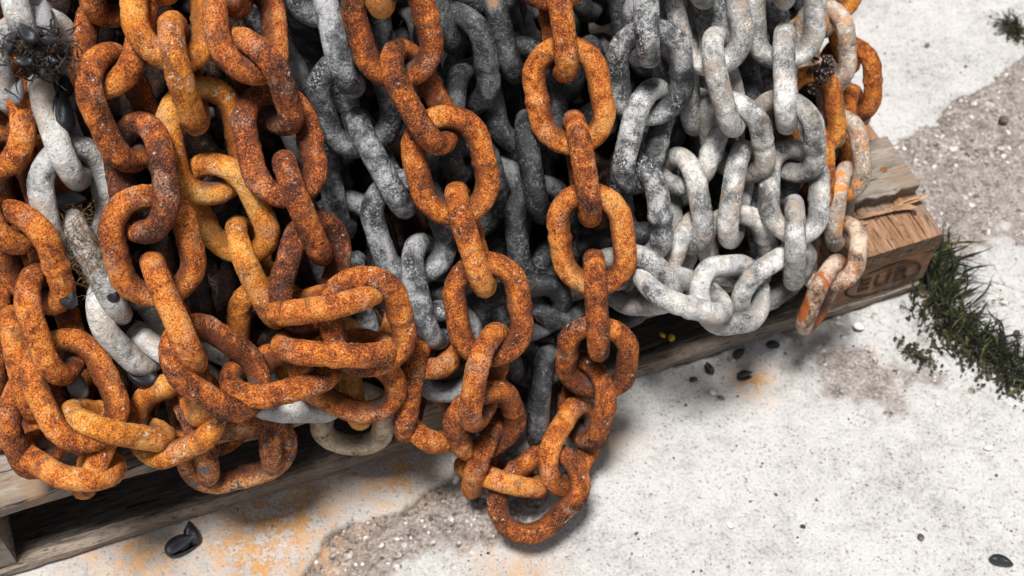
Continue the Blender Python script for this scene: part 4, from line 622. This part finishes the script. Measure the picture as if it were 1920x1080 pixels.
for key, style, data in CHAINS:
    label, group = LABELS[key]
    pos = [Vector(d[:3])/1000 for d in data]
    root_loc = min(pos, key=lambda p: p.z)
    root = empty('chain', root_loc); tag(root, label, 'chain', group)
    rc = random.Random(hash2(sum(map(ord, key)), len(data), 5))
    for i, d in enumerate(data):
        stl = style_of(key, style, i, len(data))
        fam = RUSTV if stl in ('rust', 'orange', 'orange2', 'rustdark', 'spot', 'grime') else GREYV
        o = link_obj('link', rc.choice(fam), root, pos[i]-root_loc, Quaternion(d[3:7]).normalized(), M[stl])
        o.scale = (CHAIN_SIZE.get(key, 1.0),)*3
# ------------------------------------------------------------------ mussels
k = NT('mussel_shell'); v = k.coords()
tcx = k.n('ShaderNodeTexCoord'); ln = k.n('ShaderNodeVectorMath', operation='LENGTH'); k.l(tcx.outputs['Object'], ln.inputs[0])
band = k.noise(v, 60, 4, .6); rings = k.math('SINE', k.math('ADD', k.math('MULTIPLY', ln.outputs['Value'], 1500.0), k.math('MULTIPLY', band, 9.0)))
mc = k.ramp(k.math('ADD', k.math('MULTIPLY', rings, .12), band), [(.36, (.004, .005, .007)), (.58, (.010, .012, .018)), (.70, (.035, .038, .05)), (.84, (.12, .12, .14))])
M['mussel'] = k.done(mc, .33, k.bump(rings, .35, .0006), .5)
k = NT('mussel_shell_worn'); v = k.coords()
M['mussel_grey'] = k.done(k.ramp(k.noise(v, 70, 4, .6, .6), [(.34, (.02, .021, .026)), (.50, (.12, .125, .14)), (.66, (.36, .36, .37))]), .42, k.bump(k.noise(v, 300, 3), .3, .0008), .5)
def valve_mesh(side):
    verts = []; faces = []; nt, ns = 16, 12
    for i in range(nt+1):
        t = i/nt; w = .27*math.sin(math.pi*min(1, t**.72))**.75 if 0 < t < 1 else .004
        cyo = .06*math.sin(math.pi*t)
        for j in range(ns+1):
            s = -math.pi/2 + math.pi*j/ns
            verts.append((t, cyo + w*math.sin(s), side*(.20*(w/.27)**.9*max(0, math.cos(s))**.8 + .004)))
    n0 = len(verts)
    for (x, y, z) in list(verts): verts.append((x*.97+.015, y*.92, z*.86))      # shell thickness
    for i in range(nt):
        for j in range(ns):
            a = i*(ns+1)+j; f = (a, a+1, a+ns+2, a+ns+1); faces.append(f if side < 0 else f[::-1])
            g = tuple(n0+q for q in f); faces.append(g[::-1] if side < 0 else g)
    for i in range(nt):
        for j in (0, ns):
            a = i*(ns+1)+j; faces.append((a, a+ns+1, n0+a+ns+1, n0+a))
    return mesh_from('mussel_valve_mesh', verts, faces, None, True)
VAL = (valve_mesh(1), valve_mesh(-1))
CAMZ = Vector((0, -math.cos(PITCH), math.sin(PITCH))); CAMX = Vector((1, 0, 0)); CAMY = Vector((0, math.sin(PITCH), math.cos(PITCH)))
def mussel(loc, size, ang, label, flat=False, gape=6, worn=False, tilt=0.0, group=None):
    """size in metres, ang: direction of the long axis, degrees counter-clockwise from the right"""
    a = math.radians(ang)
    if flat: x = Vector((math.cos(a), math.sin(a), 0)); z = Vector((0, 0, 1))
    else: x = CAMX*math.cos(a) + CAMY*math.sin(a); z = CAMZ
    y = z.cross(x); R = Matrix((x, y, z)).transposed().to_quaternion() @ Quaternion((1, 0, 0), math.radians(tilt))
    root = empty('mussel', Vector(loc) - x*size*.5, R); root.scale = (size, size, size)
    tag(root, label, 'mussel', group)
    for s, me in ((1, VAL[0]), (-1, VAL[1])):
        link_obj('shell_valve', me, root, (0, 0, 0), Quaternion((0, 1, 0), math.radians(-s*gape)), M['mussel_grey'] if worn else M['mussel'])
G1_ = 'mussels clinging to the pale chain'; G2_ = 'mussel shells fallen on the concrete'
for args in (
  ((-0.427, -0.108, 0.585), .038, 100, 'grey-blue mussel standing upright beside the topmost pale link, top left', False, 3, True, 20, G1_),
  ((-0.452, -0.140, 0.589), .022, 60, 'small black mussel at the left of the dark tangle, top left', False, 8, False, 0, G1_),
  ((-0.435, -0.141, 0.600), .024, 140, 'small black mussel on the pale link inside the dark tangle', False, 10, False, 30, G1_),
  ((-0.432, -0.140, 0.571), .028, 20, 'gaping black mussel in the middle of the dark tangle', False, 18, False, 70, G1_),
  ((-0.435, -0.105, 0.539), .026, -35, 'glossy black mussel at the right end of the dark tangle', False, 12, False, 40, G1_),
  ((-0.458, -0.111, 0.524), .020, 70, 'tiny black mussel under the dark tangle', False, 6, False, 10, G1_),
  ((-0.433, -0.104, 0.495), .026, 95, 'narrow black mussel wedged between the pale chain and the rusty one', False, 3, False, 60, G1_),
  ((-0.463, -0.145, 0.528), .024, 75, 'grey mussel shell left of the pale chain below the dark tangle', False, 2, True, 0, G1_),
  ((-0.426, -0.149, 0.503), .042, 100, 'long black mussel in the shadow right of the pale edge-on link', False, 3, False, 65, G1_),
  ((-0.428, -0.123, 0.483), .020, 60, 'small grey-blue mussel touching the upper right of the pale edge-on link', False, 3, True, 0, G1_),
  ((-0.460, -0.137, 0.353), .034, 8, 'shiny grey mussel lying across the hole of the pale ring link', False, 2, True, -25, G1_),
  ((-0.433, -0.269, 0.375), .032, 105, 'dark mussel at the left of the furry pale link', False, 3, False, 20, G1_),
  ((-0.392, -0.267, 0.376), .026, 120, 'black mussel caught in the brown fibres right of the furry pale link', False, 5, False, 20, G1_),
  ((-0.396, -0.255, 0.290), .030, 15, 'black mussel in the dark hollow under the furry pale link', False, 4, False, 30, G1_),
  ((-0.379, -0.298, 0.267), .034, 170, 'black mussel below the lowest pale ring, beside the rusty links', False, 4, False, 30, G1_),
  ((-0.442, -0.309, 0.273), .036, 110, 'grey mussel seen through the rusty ring at the lower left', False, 3, True, 10, None),
  ((-0.411, -0.350, 0.201), .018, 90, 'small blue-black mussel peeping out above the deck board, lower left', False, 2, False, 0, None),
  ((-0.294, -0.157, 0.351), .024, 20, 'black mussel stuck in the hole of a bright orange link', False, 4, False, 20, None),
  ((-0.379, -0.368, 0.010), .040, 25, 'larger open mussel shell of the pair on the foreground concrete', True, 9, False, -18, G2_),
  ((-0.369, -0.352, 0.009), .030, 118, 'smaller upper mussel shell of the pair on the foreground concrete', True, 10, False, 30, G2_),
  ((0.246, -0.126, 0.006), 0.018, 120, 'dark mussel shell closest to the bottom board, right of the hanging loop', True, 8, False, 20, G2_),
  ((0.285, -0.105, 0.006), 0.019, 35, 'dark mussel shell touching the bottom board above the rust-ringed one', True, 8, False, 0, G2_),
  ((0.289, -0.137, 0.006), 0.021, 10, 'dark mussel shell ringed by a rust stain on the concrete', True, 9, False, -20, G2_),
  ((0.329, -0.092, 0.006), 0.018, -5, 'dark mussel shell on the concrete nearest the stamped block', True, 6, False, 0, G2_),
  ((0.225, -0.142, 0.005), 0.011, 20, 'tiny dark shell crumb left of the mussel shells by the bottom board', True, 5, False, 0, G2_),
  ((0.559, -0.385, 0.005), .028, -18, 'lone thin black shell in the bottom right corner of the concrete', True, 1, False, 80, G2_),
): mussel(*args)
# ------------------------------------------------------------------ fibres (byssus and dried weed)
k = NT('brown_fibre'); v = k.coords(rand=False); M['fibre'] = k.done(k.ramp(k.noise(v, 120, 2), [(.35, (.05, .028, .014)), (.6, (.20, .115, .055)), (.75, (.36, .24, .13))]), .8)
k = NT('black_fibre'); v = k.coords(rand=False); M['fibre_black'] = k.done(k.ramp(k.noise(v, 120, 2), [(.35, (.008, .006, .005)), (.65, (.04, .028, .02))]), .6)
def fibre_mesh(starts, mat, seg=8, step=.004, r=.00028, curl=.9, seed=1):
    rd = random.Random(seed); verts = []; faces = []
    for (p, d) in starts:
        p = Vector(p); d = Vector(d).normalized(); n0 = len(verts)
        for i in range(seg+1):
            a = d.orthogonal().normalized(); b = d.cross(a); rr = r*(1-.6*i/seg)
            for q in range(3): verts.append(p + (a*math.cos(q*2.094)+b*math.sin(q*2.094))*rr)
            d = (d + Vector((rd.gauss(0, 1), rd.gauss(0, 1), rd.gauss(0, 1)))*curl*.45).normalized(); p = p + d*step*rd.uniform(.6, 1.2)
        for i in range(seg):
            for q in range(3): faces.append((n0+i*3+q, n0+i*3+(q+1) % 3, n0+i*3+3+(q+1) % 3, n0+i*3+3+q))
    return mesh_from('fibre_strands', verts, faces, mat, True)
WCH = [c for c in CHAINS if c[0] == 'W'][0][2]
def on_link(d, x, y, s, out):      # point near the bar of a link: x,y in bar units, s angle round the bar
    q = Quaternion(d[3:7]); c = Vector(d[:3])/1000
    dr = Vector((0, math.copysign(math.cos(s), y), math.sin(s)))
    return c + q @ (Vector((x*BAR, y*BAR, 0)) + dr*(BAR/2*.93+out)), q @ dr
rd = random.Random(3); st = []
for i in range(420):
    x = rd.gauss(-.9, .75); x = max(-2.0, min(1.1, x)); y = 1.2*(1 if rd.random() < .5 else -1)
    p, n = on_link(WCH[5], x, y, rd.uniform(0, 6.28), rd.uniform(0, .002))
    st.append((p, n*.5 + Vector((rd.gauss(0, 1), rd.gauss(0, 1), rd.gauss(0, 1)))))
for i in range(70):
    p = Vector((-0.398, -0.253, 0.397)) + Vector((rd.gauss(0, .012), rd.gauss(0, .012), rd.gauss(0, .016)))
    st.append((p, Vector((rd.gauss(0, 1), rd.gauss(0, 1), rd.gauss(0, 1)))))
tag(link_obj('fibre_tangle', fibre_mesh(st, M['fibre'], 9, .0035, .00030, 1.0, 5)), 'brown hairy fibres matted over the furry pale link at the left', 'fibres', kind='stuff')
st = []
for i in range(200):
    p = Vector((-0.435, -0.140, 0.577)) + CAMX*rd.gauss(0, .016) + CAMY*rd.gauss(0, .012) + CAMZ*rd.gauss(0, .006)
    st.append((p, CAMX*rd.gauss(0, 1) + CAMY*rd.gauss(0, 1) + CAMZ*rd.gauss(0, .6)))
tag(link_obj('fibre_tangle', fibre_mesh(st, M['fibre_black'], 6, .0035, .0011, .6, 8)), 'black weed tangle wrapped round the pale chain at the top left', 'fibres', kind='stuff')
def mussel_spat(name, centre, n, rad, label):
    rd = random.Random(n); root = empty(name, centre); tag(root, label, 'shell cluster')
    for i in range(n):
        v3 = Vector((rd.gauss(0, 1), rd.gauss(0, 1), rd.gauss(0, 1))).normalized()*rad*rd.uniform(.3, 1)
        o = link_obj('shell_valve', VAL[i % 2], root, v3, Quaternion((rd.gauss(0, 1), rd.gauss(0, 1), rd.gauss(0, 1), rd.gauss(0, 1))).normalized(), M['mussel'] if i % 3 else M['crust'])
        s = rd.uniform(.010, .019); o.scale = (s, s, s)
k = NT('brown_crust'); v = k.coords(); M['crust'] = k.done(k.ramp(k.noise(v, 8, 3), [(.35, (.02, .012, .008)), (.6, (.10, .055, .03)), (.75, (.3, .22, .16))]), .55)
cl = [(rd.gauss(0, .007), rd.gauss(0, .005), rd.gauss(0, .012), rd.uniform(.0015, .0042)) for i in range(110)]
k = NT('dark_barnacle'); v = k.coords(); M['barnacle'] = k.done(k.ramp(k.noise(v, 160, 3), [(.40, (.006, .004, .003)), (.58, (.03, .016, .010)), (.72, (.09, .055, .035)), (.84, (.4, .33, .28))]), .35, k.bump(k.noise(v, 500, 3), .5, .001), .5)
tag(link_obj('barnacle_cluster', stone_mesh('barnacle_lumps', cl, M['barnacle'], True), None, (0.345, 0.044, 0.358)), 'crusty dark brown barnacle lump on the rust-stained chain, upper right', 'barnacles')
mussel_spat('shell_cluster', (-0.433, -0.139, 0.578), 26, .018, 'cluster of tiny black shells inside the weed tangle, top left')

# ------------------------------------------------------------------ seaweed
k = NT('dark_green_weed'); v = k.coords(); oi = k.n('ShaderNodeObjectInfo')
wc = k.ramp(k.math('ADD', k.math('MULTIPLY', k.noise(v, 30, 3, .6), .6), k.math('MULTIPLY', oi.outputs['Random'], .4)), [(.34, (.0025, .0035, .0015)), (.54, (.008, .011, .003)), (.68, (.030, .034, .006)), (.80, (.17, .14, .035))])
M['weed'] = k.done(wc, .62, None, .3)
def blade_mesh(seed):
    rd = random.Random(seed); W = rd.uniform(.018, .040); n = 10; verts = []; faces = []
    lift = rd.uniform(.3, .8); droop = rd.uniform(.4, 1.0); bend = rd.uniform(-.5, .5); kink = rd.uniform(.1, .25); ph = rd.uniform(0, 6)
    for i in range(n+1):
        t = i/n; x = t*(1-.15*t); y = bend*t*t + kink*.35*math.sin(t*8+ph)*t; z = lift*(t*1.2 - droop*1.25*t*t) + .03*math.sin(t*11+ph) + .02
        w = W*(1-t**2.2)*(.55+.45*min(1, t*4))*(1+.35*math.sin(t*23+ph)); tw = 1.2*math.sin(ph+t*4)
        for sx in (-1, 0, 1):
            for th in (0, .005): verts.append((x, y + sx*w*math.cos(tw), max(.006, z + sx*w*math.sin(tw) + (0.008 if sx == 0 else 0)) + th))
    for i in range(n):
        a = i*6; b = a+6
        faces += [(a, b, b+2, a+2), (a+2, b+2, b+4, a+4), (a+1, a+3, b+3, b+1), (a+3, a+5, b+5, b+3), (a, a+1, b+1, b), (a+4, b+4, b+5, a+5)]
    return mesh_from('weed_blade_mesh', verts, faces, M['weed'], True)
BL = [blade_mesh(i) for i in range(14)]
def seaweed(base, n, spread, lmin, lmax, ang0, ang1, label, seed, along=1.0):
    rd = random.Random(seed); root = empty('seaweed', base); tag(root, label, 'seaweed', 'seaweed tufts on the concrete')
    for i in range(n):
        px, py = rd.gauss(0, spread)*along, rd.gauss(0, spread*.6)
        q = Quaternion((0, 0, 1), math.radians(rd.uniform(ang0, ang1))) @ Quaternion((0, 1, 0), math.radians(rd.uniform(-30, 8)))
        o = link_obj('blade', rd.choice(BL), root, (px*.75 + py*.3, -px*.65 + py, 0), q)
        s = rd.uniform(lmin, lmax)*rd.uniform(.7, 1.0); o.scale = (s, s*rd.uniform(.8, 1.5), s)
seaweed((0.550, 0.004, 0.000), 230, .020, .03, .095, 15, 115, 'largest dark green seaweed tuft, against the corner of the stamped block', 1)
seaweed((0.563, -0.070, 0.000), 220, .024, .02, .062, -40, 130, 'dark seaweed tuft in the middle, just below the largest one', 2)
seaweed((0.610, -0.116, 0.000), 220, .026, .02, .066, -50, 130, 'blackish seaweed tuft at the right picture edge', 3)
seaweed((0.508, -0.102, 0.000), 40, .008, .008, .02, 0, 360, 'small flat scrap of black seaweed lower left of the tufts', 4, 1.6)
seaweed((0.749, 0.467, -0.000), 120, .010, .015, .045, 40, 260, 'small blurred brown-green seaweed tuft at the top right corner', 5)
# low black-green mat between the tufts
k = NT('black_moss'); v = k.coords(rand=False); M['moss'] = k.done(k.ramp(k.noise(v, 90, 4, .7), [(.36, (.006, .006, .003)), (.52, (.022, .021, .009)), (.64, (.07, .056, .026)), (.76, (.22, .18, .13))]), .85)
mp = []
for (cx, cy, cz), sx, n in (((0.544, -0.017, 0.000), .018, 300), ((0.564, -0.083, 0.000), .024, 330), ((0.605, -0.127, 0.000), .026, 380), ((0.509, -0.105, 0.000), .012, 130), ((0.749, 0.458, 0.000), .016, 160)):
    for i in range(n):
        a_, b_ = rd.gauss(0, sx*1.25), rd.gauss(0, sx*.5); x_ = cx + a_*.75 + b_*.4; y_ = cy - a_*.65 + b_
        mp.append((x_, y_, .002 + abs(rd.gauss(0, .003)), rd.uniform(.0009, .0028)))
tag(link_obj('moss_mat', stone_mesh('moss_lumps', mp, M['moss'])), 'low black-green mossy mat under and between the seaweed tufts', 'moss', kind='stuff')

# ------------------------------------------------------------------ small stones and bits one can pick out
k = NT('yellow_shell'); v = k.coords(); M['yellow'] = k.done(k.ramp(k.noise(v, 300, 3), [(.35, (.35, .22, .01)), (.6, (.75, .55, .03))]), .4)
k = NT('white_stone'); v = k.coords(); n_ = k.noise(v, 200, 4, .6); M['white_stone'] = k.done(k.ramp(n_, [(.35, (.42, .40, .38)), (.6, (.66, .65, .63))]), .7, k.bump(n_, .3, .001))
for (loc, r, m, nm, lb) in (
  ((0.188, -0.090, 0.026), .006, 'yellow', 'periwinkle', 'left one of two tiny yellow shells on the dark bottom board'),
  ((0.199, -0.094, 0.026), .0075, 'yellow', 'periwinkle', 'right, larger one of two tiny yellow shells on the dark bottom board'),
  ((0.441, -0.062, 0.004), 0.0078, 'white_stone', 'pebble', 'white flat stone on the concrete just below the stamped block'),
  ((0.248, -0.159, 0.003), 0.0054, 'white_stone', 'pebble', 'pale round stone below the mussel shells by the bottom board'),
  ((0.523, -0.176, 0.003), 0.0042, 'white_stone', 'pebble', 'small white pebble below the blackish seaweed tuft'),
  ((0.573, -0.237, 0.003), 0.006, 'white_stone', 'pebble', 'white pebble on the right-hand concrete, midway up'),
  ((0.254, -0.339, 0.003), 0.0066, 'white_stone', 'pebble', 'white pebble on the foreground concrete right of the hanging loop'),
  ((0.257, -0.167, 0.003), .005, 'grit', 'pebble', 'small dark stone beside the pale round one near the mussel shells'),
  ((0.473, -0.354, 0.003), .006, 'grit', 'pebble', 'dark chip on the concrete near the lone thin black shell'),
  ((0.696, 0.289, 0.003), .009, 'grit', 'pebble', 'dark pebble on the blurred gravel strip at the right edge'),
  ((0.641, -0.072, 0.003), .006, 'crust', 'pebble', 'reddish brown stone at the right picture edge by the seaweed'),
  ((0.612, 0.435, 0.003), .006, 'grit', 'pebble', 'dark speck of stone on the white slab, upper right'),
):
    o = link_obj(nm, stone_mesh(nm, [(0, 0, 0, r)], M[m], True), None, loc)
    md = o.modifiers.new('round', 'SUBSURF'); md.levels = md.render_levels = 2
    tag(o, lb, 'shell' if nm == 'periwinkle' else 'pebble')
